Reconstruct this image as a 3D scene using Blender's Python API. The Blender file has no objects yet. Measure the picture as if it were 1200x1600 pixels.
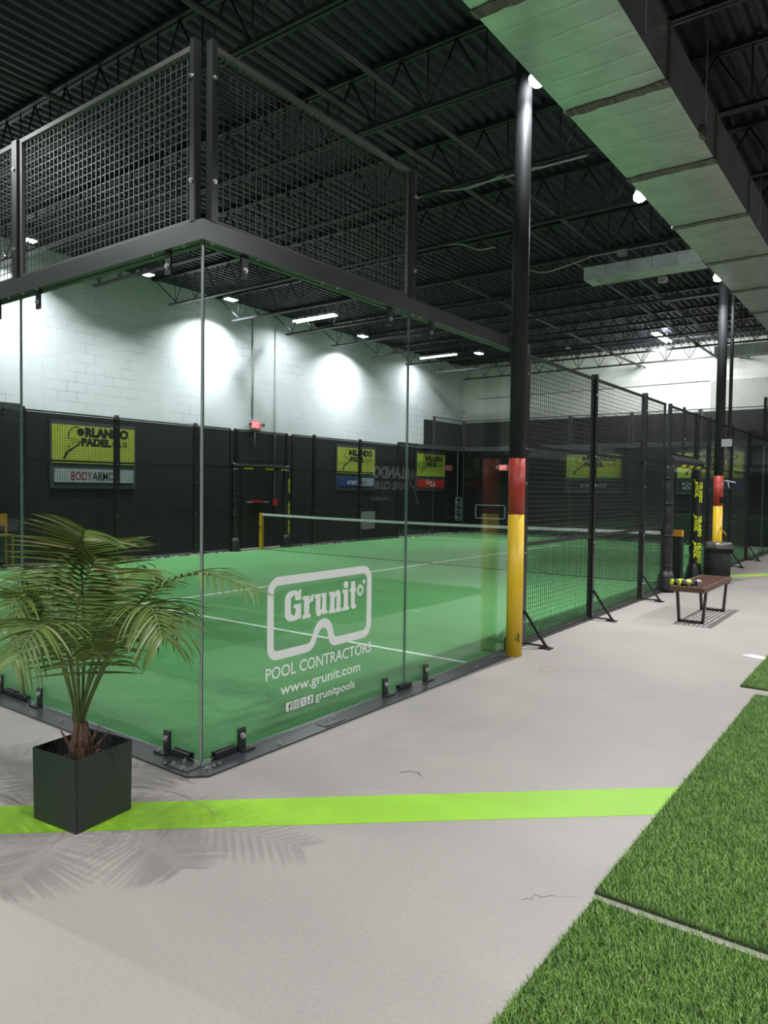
import bpy, bmesh, math, random
from mathutils import Vector, Matrix
random.seed(7)
PI = math.pi
S = bpy.context.scene
C = S.collection

# ------------------------------------------------------------------ camera
cam_d = bpy.data.cameras.new('camera'); cam = bpy.data.objects.new('camera', cam_d); C.objects.link(cam)
yaw, pitch, roll = 0.637121675, -0.0334696974, 0.0125050098
cy, sy, cp, sp = math.cos(yaw), math.sin(yaw), math.cos(pitch), math.sin(pitch)
fw = Vector((cy*cp, sy*cp, sp)); rt = Vector((sy, -cy, 0)); up = rt.cross(fw)
rt2 = math.cos(roll)*rt + math.sin(roll)*up; up2 = -math.sin(roll)*rt + math.cos(roll)*up
M = Matrix((rt2, up2, -fw)).transposed().to_4x4(); M.translation = Vector((-2.64060, -3.21800, 1.59020))
cam.matrix_world = M
cam_d.sensor_fit = 'VERTICAL'; cam_d.sensor_height = 36.0; cam_d.lens = 1128.724/1600*36.0
cam_d.clip_start = 0.05; cam_d.clip_end = 100
S.camera = cam

# ------------------------------------------------------------------ world, exposure
w = bpy.data.worlds.new('world'); S.world = w; w.use_nodes = True
w.node_tree.nodes['Background'].inputs[0].default_value = (0.5, 0.55, 0.6, 1)
w.node_tree.nodes['Background'].inputs[1].default_value = 0.02
S.view_settings.view_transform = 'Standard'; S.view_settings.look = 'None'
S.view_settings.gamma = 1.0; S.view_settings.use_curve_mapping = False
S.view_settings.exposure = 0.28
cyc = S.cycles
cyc.max_bounces = 9; cyc.transparent_max_bounces = 24; cyc.glossy_bounces = 5; cyc.diffuse_bounces = 4
cyc.caustics_reflective = False; cyc.caustics_refractive = False
cyc.use_denoising = True; cyc.sample_clamp_indirect = 4.0
P_FLOOD, P_WALL, P_LINEAR = 150, 95, 60        # lamp powers in watts

# ------------------------------------------------------------------ materials
def mat(name, col, rough=0.6, metal=0.0, col2=None, scale=8.0, bump=0.0, bscale=None, emit=None, spec=0.5, detail=6, stretch=None, lo=0.35, hi=0.7):
    m = bpy.data.materials.new(name); m.use_nodes = True
    nt = m.node_tree; n = nt.nodes; l = nt.links; b = n['Principled BSDF']
    b.inputs['Base Color'].default_value = (*col, 1); b.inputs['Roughness'].default_value = rough
    b.inputs['Metallic'].default_value = metal; b.inputs['Specular IOR Level'].default_value = spec
    if col2 is None: col2 = tuple(c*0.86 for c in col)
    tc = n.new('ShaderNodeTexCoord'); mp = n.new('ShaderNodeMapping'); l.new(tc.outputs['Object'], mp.inputs[0])
    if stretch: mp.inputs['Scale'].default_value = stretch
    nz = n.new('ShaderNodeTexNoise'); nz.inputs['Scale'].default_value = scale; nz.inputs['Detail'].default_value = detail
    l.new(mp.outputs[0], nz.inputs['Vector'])
    rp = n.new('ShaderNodeValToRGB'); rp.color_ramp.elements[0].position = lo; rp.color_ramp.elements[1].position = hi
    rp.color_ramp.elements[0].color = (*col, 1); rp.color_ramp.elements[1].color = (*col2, 1)
    l.new(nz.outputs['Fac'], rp.inputs[0]); l.new(rp.outputs[0], b.inputs['Base Color'])
    if bump:
        n2 = n.new('ShaderNodeTexNoise'); n2.inputs['Scale'].default_value = bscale or scale*6; n2.inputs['Detail'].default_value = 4
        l.new(mp.outputs[0], n2.inputs['Vector'])
        bp = n.new('ShaderNodeBump'); bp.inputs['Strength'].default_value = bump; bp.inputs['Distance'].default_value = 0.01
        l.new(n2.outputs['Fac'], bp.inputs['Height']); l.new(bp.outputs[0], b.inputs['Normal'])
    if emit:
        b.inputs['Emission Color'].default_value = (*emit[0], 1); b.inputs['Emission Strength'].default_value = emit[1]
    return m

def glass_mat(name, tint, boost=1.0):
    m = bpy.data.materials.new(name); m.use_nodes = True
    nt = m.node_tree; n = nt.nodes; l = nt.links; n.clear()
    out = n.new('ShaderNodeOutputMaterial'); mix = n.new('ShaderNodeMixShader')
    tr = n.new('ShaderNodeBsdfTransparent'); tr.inputs[0].default_value = (*tint, 1)
    gl = n.new('ShaderNodeBsdfGlossy'); gl.inputs['Roughness'].default_value = 0.012; gl.inputs[0].default_value = (0.78, 0.82, 0.80, 1)
    geo = n.new('ShaderNodeNewGeometry'); mr = n.new('ShaderNodeMapRange')
    mr.inputs['To Min'].default_value = 1.5*boost; mr.inputs['To Max'].default_value = 1/(1.5*boost)
    l.new(geo.outputs['Backfacing'], mr.inputs['Value'])
    fr = n.new('ShaderNodeFresnel'); l.new(mr.outputs[0], fr.inputs['IOR'])
    l.new(fr.outputs[0], mix.inputs[0]); l.new(tr.outputs[0], mix.inputs[1]); l.new(gl.outputs[0], mix.inputs[2])
    l.new(mix.outputs[0], out.inputs[0])
    return m

def block_mat(name, col, axis, mortar, bump=0.35):
    m = mat(name, col, 0.75, bump=0.0, scale=1.3, col2=tuple(c*0.93 for c in col))
    nt = m.node_tree; n = nt.nodes; l = nt.links; b = n['Principled BSDF']
    tc = n.new('ShaderNodeTexCoord'); sx = n.new('ShaderNodeSeparateXYZ'); cx = n.new('ShaderNodeCombineXYZ')
    l.new(tc.outputs['Object'], sx.inputs[0]); l.new(sx.outputs[axis], cx.inputs[0]); l.new(sx.outputs[2], cx.inputs[1])
    bk = n.new('ShaderNodeTexBrick'); bk.inputs['Scale'].default_value = 1.0; bk.inputs['Brick Width'].default_value = 0.406
    bk.inputs['Row Height'].default_value = 0.203; bk.inputs['Mortar Size'].default_value = 0.006; bk.inputs['Mortar Smooth'].default_value = 0.4
    bk.inputs['Color1'].default_value = (1, 1, 1, 1); bk.inputs['Color2'].default_value = (0.96, 0.96, 0.96, 1); bk.inputs['Mortar'].default_value = (*mortar, 1)
    l.new(cx.outputs[0], bk.inputs['Vector'])
    # some joints are clogged with paint: fade the joints by a slow noise
    nz = n.new('ShaderNodeTexNoise'); nz.inputs['Scale'].default_value = 1.1; nz.inputs['Detail'].default_value = 5
    l.new(tc.outputs['Object'], nz.inputs['Vector'])
    rp = n.new('ShaderNodeValToRGB'); rp.color_ramp.elements[0].position = 0.45; rp.color_ramp.elements[1].position = 0.62
    l.new(nz.outputs['Fac'], rp.inputs[0])
    mx0 = n.new('ShaderNodeMix'); mx0.data_type = 'RGBA'
    l.new(rp.outputs[0], mx0.inputs['Factor']); mx0.inputs[6].default_value = (1, 1, 1, 1); l.new(bk.outputs['Color'], mx0.inputs[7])
    mx = n.new('ShaderNodeMix'); mx.data_type = 'RGBA'; mx.blend_type = 'MULTIPLY'; mx.inputs['Factor'].default_value = 1
    src = b.inputs['Base Color'].links[0].from_socket
    l.new(src, mx.inputs[6]); l.new(mx0.outputs[2], mx.inputs[7]); l.new(mx.outputs[2], b.inputs['Base Color'])
    n3 = n.new('ShaderNodeTexNoise'); n3.inputs['Scale'].default_value = 55; l.new(tc.outputs['Object'], n3.inputs['Vector'])
    mth = n.new('ShaderNodeMath'); mth.operation = 'MULTIPLY_ADD'; l.new(n3.outputs['Fac'], mth.inputs[0]); mth.inputs[1].default_value = 0.25
    inv = n.new('ShaderNodeMath'); inv.operation = 'SUBTRACT'; inv.inputs[0].default_value = 1; l.new(bk.outputs['Fac'], inv.inputs[1])
    l.new(inv.outputs[0], mth.inputs[2])
    bp = n.new('ShaderNodeBump'); bp.inputs['Strength'].default_value = bump; bp.inputs['Distance'].default_value = 0.01
    l.new(mth.outputs[0], bp.inputs['Height']); l.new(bp.outputs[0], b.inputs['Normal'])
    return m

def court_mat():
    m = mat('court turf', (0.092, 0.290, 0.095), 0.9, col2=(0.120, 0.345, 0.120), scale=0.55, detail=3, spec=0.15)
    nt = m.node_tree; n = nt.nodes; l = nt.links; b = n['Principled BSDF']
    tc = n.new('ShaderNodeTexCoord')
    nz = n.new('ShaderNodeTexNoise'); nz.inputs['Scale'].default_value = 160; nz.inputs['Detail'].default_value = 3
    l.new(tc.outputs['Object'], nz.inputs['Vector'])
    rp = n.new('ShaderNodeValToRGB'); rp.color_ramp.elements[0].position = 0.3; rp.color_ramp.elements[1].position = 0.72
    rp.color_ramp.elements[0].color = (0.62, 0.62, 0.62, 1); rp.color_ramp.elements[1].color = (1.5, 1.42, 1.5, 1)
    l.new(nz.outputs['Fac'], rp.inputs[0])
    mx = n.new('ShaderNodeMix'); mx.data_type = 'RGBA'; mx.blend_type = 'MULTIPLY'; mx.inputs['Factor'].default_value = 1
    src = b.inputs['Base Color'].links[0].from_socket
    l.new(src, mx.inputs[6]); l.new(rp.outputs[0], mx.inputs[7]); l.new(mx.outputs[2], b.inputs['Base Color'])
    bp = n.new('ShaderNodeBump'); bp.inputs['Strength'].default_value = 0.6; bp.inputs['Distance'].default_value = 0.01
    l.new(nz.outputs['Fac'], bp.inputs['Height']); l.new(bp.outputs[0], b.inputs['Normal'])
    return m

def floor_mat():
    m = mat('sealed concrete', (0.378, 0.337, 0.303), 0.5, col2=(0.320, 0.289, 0.262), scale=0.8, bump=0.12, bscale=45, spec=0.4, detail=9)
    nt = m.node_tree; n = nt.nodes; l = nt.links; b = n['Principled BSDF']
    tc = n.new('ShaderNodeTexCoord')
    # fine speckle
    nz = n.new('ShaderNodeTexNoise'); nz.inputs['Scale'].default_value = 60; nz.inputs['Detail'].default_value = 8; nz.inputs['Roughness'].default_value = 0.8
    l.new(tc.outputs['Object'], nz.inputs['Vector'])
    rp = n.new('ShaderNodeValToRGB'); rp.color_ramp.elements[0].position = 0.3; rp.color_ramp.elements[1].position = 0.6
    rp.color_ramp.elements[0].color = (0.84, 0.84, 0.84, 1); rp.color_ramp.elements[1].color = (1, 1, 1, 1)
    l.new(nz.outputs['Fac'], rp.inputs[0])
    # sparse dark scuffs
    ns = n.new('ShaderNodeTexNoise'); ns.inputs['Scale'].default_value = 7; ns.inputs['Detail'].default_value = 10; ns.inputs['Roughness'].default_value = 0.75; ns.inputs['Distortion'].default_value = 1.5
    l.new(tc.outputs['Object'], ns.inputs['Vector'])
    r2 = n.new('ShaderNodeValToRGB'); r2.color_ramp.elements[0].position = 0.27; r2.color_ramp.elements[1].position = 0.33
    r2.color_ramp.elements[0].color = (0.7, 0.69, 0.66, 1); r2.color_ramp.elements[1].color = (1, 1, 1, 1)
    l.new(ns.outputs['Fac'], r2.inputs[0])
    src = b.inputs['Base Color'].links[0].from_socket
    for r in (rp, r2):
        mx = n.new('ShaderNodeMix'); mx.data_type = 'RGBA'; mx.blend_type = 'MULTIPLY'; mx.inputs['Factor'].default_value = 1
        l.new(src, mx.inputs[6]); l.new(r.outputs[0], mx.inputs[7]); src = mx.outputs[2]
    l.new(src, b.inputs['Base Color'])
    return m

def duct_mat():
    m = mat('galvanised duct', (0.90, 0.90, 0.90), 0.33, metal=0.92, col2=(0.72, 0.73, 0.74), scale=3.5, detail=7)
    nt = m.node_tree; n = nt.nodes; l = nt.links; b = n['Principled BSDF']
    tc = n.new('ShaderNodeTexCoord'); wv = n.new('ShaderNodeTexWave'); wv.wave_type = 'BANDS'; wv.bands_direction = 'X'
    wv.inputs['Scale'].default_value = 1.1; wv.inputs['Distortion'].default_value = 1.2; wv.inputs['Detail'].default_value = 2
    l.new(tc.outputs['Object'], wv.inputs['Vector'])
    rp = n.new('ShaderNodeValToRGB'); rp.color_ramp.elements[0].position = 0.0; rp.color_ramp.elements[1].position = 0.06
    l.new(wv.outputs['Fac'], rp.inputs[0])
    nz = n.new('ShaderNodeTexNoise'); nz.inputs['Scale'].default_value = 2.2; nz.inputs['Detail'].default_value = 3; l.new(tc.outputs['Object'], nz.inputs['Vector'])
    ad = n.new('ShaderNodeMath'); ad.operation = 'MULTIPLY_ADD'; ad.inputs[1].default_value = 3.0
    l.new(nz.outputs['Fac'], ad.inputs[0]); l.new(rp.outputs[0], ad.inputs[2])
    bp = n.new('ShaderNodeBump'); bp.inputs['Strength'].default_value = 0.2; bp.inputs['Distance'].default_value = 0.010
    l.new(ad.outputs[0], bp.inputs['Height']); l.new(bp.outputs[0], b.inputs['Normal'])
    return m

K = {}
K['duct_b'] = mat('bright zinc sheet', (0.62, 0.64, 0.66), 0.45, metal=0.55, col2=(0.45, 0.47, 0.49), scale=6)
K['floor'] = floor_mat(); K['court'] = court_mat(); K['duct'] = duct_mat()
K['wall_x'] = block_mat('white painted block', (0.70, 0.735, 0.75), 0, (0.50, 0.53, 0.55))
K['wall_y'] = block_mat('white painted block end wall', (0.76, 0.77, 0.70), 1, (0.62, 0.63, 0.6))
K['wall_patch'] = mat('grey beige paint patch', (0.46, 0.46, 0.42), 0.8, scale=2, bump=0.1)
K['black_x'] = block_mat('black painted block', (0.006, 0.007, 0.008), 0, (0.7, 0.7, 0.7), 0.25)
K['black_y'] = block_mat('black painted block end wall', (0.006, 0.006, 0.007), 1, (0.7, 0.7, 0.7), 0.25)
K['deck'] = mat('dark painted roof deck', (0.017, 0.018, 0.030), 0.55, scale=3)
K['joist'] = mat('dark painted joist steel', (0.012, 0.012, 0.017), 0.45, scale=5)
K['pipe'] = mat('dark grey pipe paint', (0.04, 0.042, 0.046), 0.45, scale=5)
K['frame'] = mat('black powder coated steel', (0.020, 0.021, 0.022), 0.32, scale=14, spec=0.5)
K['wire'] = mat('black coated wire', (0.052, 0.052, 0.051), 0.38, scale=14, spec=0.6)
K['rail'] = mat('worn dark steel tube', (0.11, 0.105, 0.10), 0.38, metal=0.4, scale=12)
K['wire2'] = mat('fence wire', (0.050, 0.050, 0.050), 0.33, scale=14)
K['plate'] = mat('dark grey steel plate', (0.052, 0.053, 0.056), 0.3, scale=9, spec=0.6)
K['bolt'] = mat('zinc bolt', (0.62, 0.6, 0.58), 0.3, metal=0.9)
K['glass'] = glass_mat('court glass', (0.965, 0.985, 0.975))
K['edge'] = mat('glass edge', (0.16, 0.22, 0.2), 0.15, scale=30, spec=0.9)
K['seal'] = mat('clear edge strip', (0.30, 0.33, 0.32), 0.2, scale=30, spec=0.9)
K['white'] = mat('white vinyl', (0.90, 0.90, 0.87), 0.5, col2=(0.88, 0.88, 0.85))
K['line'] = mat('white court line', (0.80, 0.83, 0.80), 0.9, bump=0.3, bscale=150)
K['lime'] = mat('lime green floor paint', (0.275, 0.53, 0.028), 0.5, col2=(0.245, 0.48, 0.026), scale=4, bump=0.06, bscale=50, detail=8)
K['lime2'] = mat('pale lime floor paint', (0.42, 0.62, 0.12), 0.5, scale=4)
K['yellow'] = mat('yellow column paint', (0.85, 0.56, 0.025), 0.4, col2=(0.80, 0.50, 0.022), scale=7, bump=0.1, bscale=30)
K['red'] = mat('red column paint', (0.55, 0.06, 0.035), 0.42, col2=(0.40, 0.045, 0.03), scale=5)
K['chip'] = mat('chipped green black paint', (0.05, 0.09, 0.02), 0.7, col2=(0.25, 0.2, 0.02), scale=60)
K['column'] = mat('black column paint', (0.026, 0.027, 0.028), 0.6, col2=(0.036, 0.037, 0.038), scale=6, spec=0.25)
K['pot'] = mat('dark charcoal planter', (0.022, 0.026, 0.026), 0.5, col2=(0.03, 0.034, 0.034), scale=2, bump=0.05)
K['soil'] = mat('brown soil', (0.045, 0.03, 0.022), 0.95, col2=(0.11, 0.08, 0.06), scale=60, bump=1.0, bscale=70)
K['trunk'] = mat('brown palm husk', (0.11, 0.055, 0.032), 0.85, col2=(0.20, 0.12, 0.075), scale=30, bump=0.6, bscale=60, stretch=(6, 6, 0.6))
K['stem'] = mat('green palm stem', (0.13, 0.17, 0.045), 0.5, col2=(0.09, 0.11, 0.035), scale=12)
K['leaf'] = mat('palm leaflet', (0.068, 0.118, 0.015), 0.5, col2=(0.115, 0.17, 0.028), scale=5, spec=0.3)
K['leaf_b'] = mat('pale palm leaflet', (0.125, 0.18, 0.035), 0.45, col2=(0.20, 0.245, 0.075), scale=7, spec=0.4)
K['leaf_dry'] = mat('dry palm leaflet', (0.35, 0.30, 0.13), 0.6, col2=(0.3, 0.18, 0.08), scale=20)
K['blade_a'] = mat('turf blade green', (0.19, 0.36, 0.062), 0.55, col2=(0.12, 0.26, 0.042), scale=9, spec=0.35)
K['blade_b'] = mat('turf blade light', (0.36, 0.50, 0.16), 0.55, col2=(0.24, 0.38, 0.09), scale=9, spec=0.35)
K['backing'] = mat('turf backing', (0.035, 0.07, 0.014), 0.9, col2=(0.06, 0.11, 0.025), scale=70, bump=1)
K['poster'] = mat('yellow green sign panel', (0.40, 0.48, 0.06), 0.5)
K['board'] = mat('dark grey sign board', (0.055, 0.065, 0.075), 0.5)
K['ink'] = mat('black ink', (0.012, 0.013, 0.012), 0.5)
K['silver'] = mat('pale grey strip', (0.36, 0.42, 0.43), 0.4)
K['blue'] = mat('blue strip', (0.025, 0.07, 0.22), 0.4)
K['cola'] = mat('red strip', (0.55, 0.035, 0.03), 0.4)
K['darkred'] = mat('dark red lettering', (0.30, 0.02, 0.025), 0.5)
K['greytext'] = mat('grey lettering', (0.45, 0.5, 0.5), 0.5)
K['acid'] = mat('acid yellow lettering', (0.72, 0.82, 0.03), 0.5)
K['vinyl'] = mat('black vinyl padding', (0.011, 0.012, 0.012), 0.5, bump=0.5, bscale=9, scale=5)
K['orange'] = mat('orange post cap', (0.75, 0.30, 0.02), 0.45)
K['amber'] = mat('amber net post', (0.62, 0.33, 0.02), 0.45)
K['tape'] = mat('white net tape', (0.72, 0.74, 0.70), 0.8, col2=(0.42, 0.44, 0.42), scale=25)
K['net'] = mat('black net cord', (0.012, 0.014, 0.013), 0.8)
K['wood'] = mat('brown bench slats', (0.125, 0.060, 0.038), 0.5, col2=(0.075, 0.036, 0.024), scale=7, stretch=(1, 9, 9), bump=0.1)
K['bin'] = mat('black bin plastic', (0.010, 0.010, 0.011), 0.7, spec=0.2)
K['steelband'] = mat('dull steel band', (0.22, 0.21, 0.19), 0.35, metal=0.6, col2=(0.1, 0.1, 0.09), scale=14, stretch=(5, 5, 0.4))
K['lens'] = mat('lit lamp lens', (1, 1, 1), 0.5, emit=((0.90, 0.95, 1.0), 45.0))
K['lens_w'] = mat('lit wall lamp lens', (1, 1, 1), 0.5, emit=((0.90, 0.96, 1.0), 22.0))
K['tube'] = mat('lit tube', (1, 1, 1), 0.5, emit=((0.90, 0.97, 1.0), 9.0))
K['lamp'] = mat('white lamp housing', (0.55, 0.56, 0.56), 0.4)
K['exit'] = mat('lit red exit face', (0.7, 0.08, 0.09), 0.4, emit=((1.0, 0.13, 0.16), 0.65))
K['exit_t'] = mat('exit lettering', (0.9, 0.5, 0.5), 0.4, emit=((1.0, 0.5, 0.5), 0.9))
K['conduit'] = mat('light grey conduit', (0.42, 0.43, 0.43), 0.45)
K['cable'] = mat('white cable', (0.5, 0.5, 0.47), 0.5)
K['mastic'] = mat('grey duct sealant', (0.20, 0.19, 0.17), 0.8, col2=(0.06, 0.06, 0.055), scale=9, stretch=(1, 5, 5), bump=0.8, bscale=22)
K['ring'] = mat('rust ring stain', (0.42, 0.22, 0.10), 0.8)
K['crack'] = mat('dark crack', (0.26, 0.25, 0.23), 0.9)
K['dooor'] = mat('black door paint', (0.016, 0.016, 0.017), 0.4)
K['ball'] = mat('tennis ball felt', (0.65, 0.8, 0.08), 0.9)
K['paper'] = mat('pale notice paper', (0.30, 0.32, 0.31), 0.7)
K['sandw'] = mat('white sand litter', (0.6, 0.62, 0.58), 0.9, col2=(0.02, 0.02, 0.02), scale=14, lo=0.47, hi=0.53)

# ------------------------------------------------------------------ mesh helpers
def nb(): return bmesh.new()
def quad(bm, pts, mi=0):
    f = bm.faces.new([bm.verts.new(p) for p in pts]); f.material_index = mi; return f
def box(bm, x0, x1, y0, y1, z0, z1, mi=0):
    if x0 > x1: x0, x1 = x1, x0
    if y0 > y1: y0, y1 = y1, y0
    v = [bm.verts.new(p) for p in ((x0,y0,z0),(x1,y0,z0),(x1,y1,z0),(x0,y1,z0),(x0,y0,z1),(x1,y0,z1),(x1,y1,z1),(x0,y1,z1))]
    fs = []
    for q in ((0,3,2,1),(4,5,6,7),(0,1,5,4),(1,2,6,5),(2,3,7,6),(3,0,4,7)):
        f = bm.faces.new([v[i] for i in q]); f.material_index = mi; fs.append(f)
    return fs
def tube(bm, pts, r, seg=8, mi=0, cap=True, smooth=True, phase=0.0):
    pts = [Vector(p) for p in pts]; rings = []
    rs = r if isinstance(r, (list, tuple)) else [r]*len(pts)
    prev = None
    for i, p in enumerate(pts):
        if i == 0: t = pts[1]-pts[0]
        elif i == len(pts)-1: t = pts[-1]-pts[-2]
        else: t = (pts[i+1]-pts[i]).normalized() + (pts[i]-pts[i-1]).normalized()
        t.normalize()
        if prev is None:
            a = Vector((0,0,1)) if abs(t.z) < 0.9 else Vector((1,0,0))
            u = t.cross(a).normalized()
        else: u = (prev - t*prev.dot(t)).normalized()
        prev = u; v = t.cross(u)
        rings.append([bm.verts.new(p + (u*math.cos(phase+2*PI*k/seg) + v*math.sin(phase+2*PI*k/seg))*rs[i]) for k in range(seg)])
    for a, b in zip(rings, rings[1:]):
        for k in range(seg):
            f = bm.faces.new((a[k], a[(k+1)%seg], b[(k+1)%seg], b[k])); f.material_index = mi; f.smooth = smooth
    if cap:
        f = bm.faces.new(rings[0][::-1]); f.material_index = mi
        f = bm.faces.new(rings[-1]); f.material_index = mi
def cyl(bm, x, y, z0, z1, r, seg=24, mi=0, r1=None):
    tube(bm, [(x,y,z0),(x,y,z1)], [r, r if r1 is None else r1], seg, mi)
def disc_bolt(bm, c, ax, r=0.014, h=0.012):
    c = Vector(c); a = Vector(ax)
    tube(bm, [c, c+a*h*0.35, c+a*h*0.36, c+a*h], [r, r, r*0.62, r*0.58], 12, 0, smooth=False)
def poly(bm, pts, plane, th=0.0, mi=0):
    """flat outline (triangulated); plane(u, v) gives the 3D point"""
    vs = [bm.verts.new(plane(*p)) for p in pts]
    es = [bm.edges.new((vs[i], vs[(i+1) % len(vs)])) for i in range(len(vs))]
    g = bmesh.ops.triangle_fill(bm, use_beauty=True, edges=es)
    for f in g['geom']:
        if isinstance(f, bmesh.types.BMFace): f.material_index = mi
def ribbon(bm, outer, inner, plane, mi=0):
    a = [bm.verts.new(plane(*p)) for p in outer]; b = [bm.verts.new(plane(*p)) for p in inner]; n = len(a)
    for i in range(n):
        f = bm.faces.new((a[i], a[(i+1)%n], b[(i+1)%n], b[i])); f.material_index = mi

SPLIT = {'bolt', 'anchor_bolt', 'hanger_wire', 'seam', 'strap', 'tube', 'leg', 'cross_batten', 'hanger', 'band', 'edge_channel', 'sealant_patch_', 'corner_channel', 'rim_'}
def islands(bm):
    bm.verts.ensure_lookup_table(); seen = set(); res = []
    for v in bm.verts:
        if v.index in seen: continue
        st_, comp = [v], []; seen.add(v.index)
        while st_:
            a = st_.pop(); comp.append(a.index)
            for e in a.link_edges:
                o_ = e.other_vert(a)
                if o_.index not in seen: seen.add(o_.index); st_.append(o_)
        res.append(set(comp))
    return res
def obj(name, bm, mats, parent=None, world=False, smooth=None, bevel=0.0):
    if name in SPLIT and parent is not None:
        bm.verts.index_update(); isl = islands(bm)
        if 1 < len(isl) <= 60:
            r = None
            for s_ in isl:
                c = bm.copy(); c.verts.ensure_lookup_table()
                bmesh.ops.delete(c, geom=[v for v in c.verts if v.index not in s_], context='VERTS')
                r = obj(name, c, mats, parent, world, smooth, bevel)
            bm.free(); return r
    if bevel:
        es = [e for e in bm.edges if len(e.link_faces) == 2 and e.calc_face_angle(0) > 0.9]
        bmesh.ops.bevel(bm, geom=es, offset=bevel, segments=2, affect='EDGES', clamp_overlap=True)
    me = bpy.data.meshes.new(name)
    if world and parent is not None:
        q = parent; t = Vector((0,0,0))
        while q is not None: t += q.location; q = q.parent
        bmesh.ops.translate(bm, verts=bm.verts, vec=-t)
    bm.to_mesh(me); bm.free()
    for m in (mats if isinstance(mats, (list, tuple)) else [mats]): me.materials.append(K[m] if isinstance(m, str) else m)
    if smooth: me.polygons.foreach_set('use_smooth', [True]*len(me.polygons))
    o = bpy.data.objects.new(name, me); C.objects.link(o)
    if parent is not None: o.parent = parent
    return o
def tag(o, label=None, cat=None, group=None, kind=None):
    if label: o['label'] = label
    if cat: o['category'] = cat
    if group: o['group'] = group
    if kind: o['kind'] = kind
    return o
def thing(name, label, cat, loc=(0,0,0), rz=0, group=None, kind=None):
    o = bpy.data.objects.new(name, None); C.objects.link(o); o.empty_display_size = 0.1
    o.location = loc; o.rotation_euler = (0,0,rz); return tag(o, label, cat, group, kind)
def dup(root, loc=None, rz=None, label=None, group=None, parent=None):
    c = root.copy(); C.objects.link(c)
    if parent is not None: c.parent = parent
    if loc is not None: c.location = loc
    if rz is not None: c.rotation_euler = (0,0,rz)
    if label: c['label'] = label
    if group: c['group'] = group
    for ch in list(root.children): dup(ch, parent=c)
    return c
def struct(name, bm, mats, label=None):
    o = obj(name, bm, mats); o['kind'] = 'structure'
    if label: o['label'] = label
    return o

_tc = {}
def text_bm(bm, body, size, org, ux, uz, nrm=0.0, offset=0.012, sx=1.0, align='LEFT', space=1.0, mi=0, shear=0.0, width=None):
    """lettering: baseline starts at org, runs along ux, rises along uz; width fits it to that length"""
    cu = bpy.data.curves.new('lettering', 'FONT'); cu.body = body; cu.size = 1.0; cu.offset = offset; cu.align_x = align
    cu.space_character = space; cu.fill_mode = 'FRONT'; cu.resolution_u = 3; cu.shear = shear
    o = bpy.data.objects.new('lettering', cu); C.objects.link(o)
    dg = bpy.context.evaluated_depsgraph_get(); me = bpy.data.meshes.new_from_object(o.evaluated_get(dg))
    bpy.data.objects.remove(o); bpy.data.curves.remove(cu)
    xs = [v.co.x for v in me.vertices]
    if not xs: return
    x0, x1 = min(xs), max(xs)
    kx = size*sx if width is None else width/(x1-x0)
    base = x0 if width is not None else 0
    org = Vector(org); ux = Vector(ux); uz = Vector(uz)
    vs = [bm.verts.new(org + ux*((v.co.x-base)*kx) + uz*(v.co.y*size)) for v in me.vertices]
    for p in me.polygons:
        try: f = bm.faces.new([vs[i] for i in p.vertices]); f.material_index = mi
        except ValueError: pass
    bpy.data.meshes.remove(me)

# ------------------------------------------------------------------ room shell
XL, XR, YB, YT, ZC = -12.0, 20.9, -10.6, 10.6, 6.15
b = nb(); box(b, XL-0.3, XR+0.3, YB-0.3, YT+0.3, -0.2, 0.0); struct('floor', b, 'floor')
def wall_x(name, y, t, segs):
    b = nb()
    for x0, x1, zs in segs:
        for z0, z1, mi in zs: box(b, x0, x1, y, y+t, z0, z1, mi)
    return struct(name, b, ['wall_x', 'black_x'])
wall_x('wall_left', YT, 0.3, [(XL, 18.28, ((0, 2.98, 1), (2.98, 6.6, 0))), (18.28, XR, ((0, 3.98, 1), (3.98, 6.6, 0)))])
wall_x('wall_right', YB, -0.3, [(XL, 17.9, ((0, 4.4, 1), (4.4, 6.6, 0))), (17.9, XR, ((0, 2.98, 1), (2.98, 6.6, 0)))])
b = nb()
for y0, y1, zs in ((-5.5, 1.95, ((0, 4.03, 1), (4.03, 4.95, 2), (4.95, 6.6, 0))), (1.95, YT, ((0, 4.03, 1), (4.03, 6.6, 0))), (YB, -5.5, ((0, 2.98, 1), (2.98, 6.6, 0)))):
    for z0, z1, mi in zs: box(b, XR, XR+0.3, y0, y1, z0, z1, mi)
struct('wall_back', b, ['wall_y', 'black_y', 'wall_patch'])
b = nb(); box(b, XL-0.3, XL, YB, YT, 0, 2.98, 1); box(b, XL-0.3, XL, YB, YT, 2.98, 6.6, 0); struct('wall_front', b, ['wall_y', 'black_y'])
# corrugated roof deck, ribs run along X
b = nb(); y = YB; prof = []
while y < YT+0.1:
    prof += [(y, 0.0), (y+0.055, 0.0), (y+0.075, 0.045), (y+0.125, 0.045)]; y += 0.15
lo = [(b.verts.new((XL, p, ZC+q)), b.verts.new((XR, p, ZC+q))) for p, q in prof]
hi_ = [(b.verts.new((XL, p, ZC+0.06+q)), b.verts.new((XR, p, ZC+0.06+q))) for p, q in prof]
for i in range(len(lo)-1):
    b.faces.new((lo[i][0], lo[i+1][0], lo[i+1][1], lo[i][1])); b.faces.new((hi_[i][0], hi_[i][1], hi_[i+1][1], hi_[i+1][0]))
struct('ceiling', b, 'deck')

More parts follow.
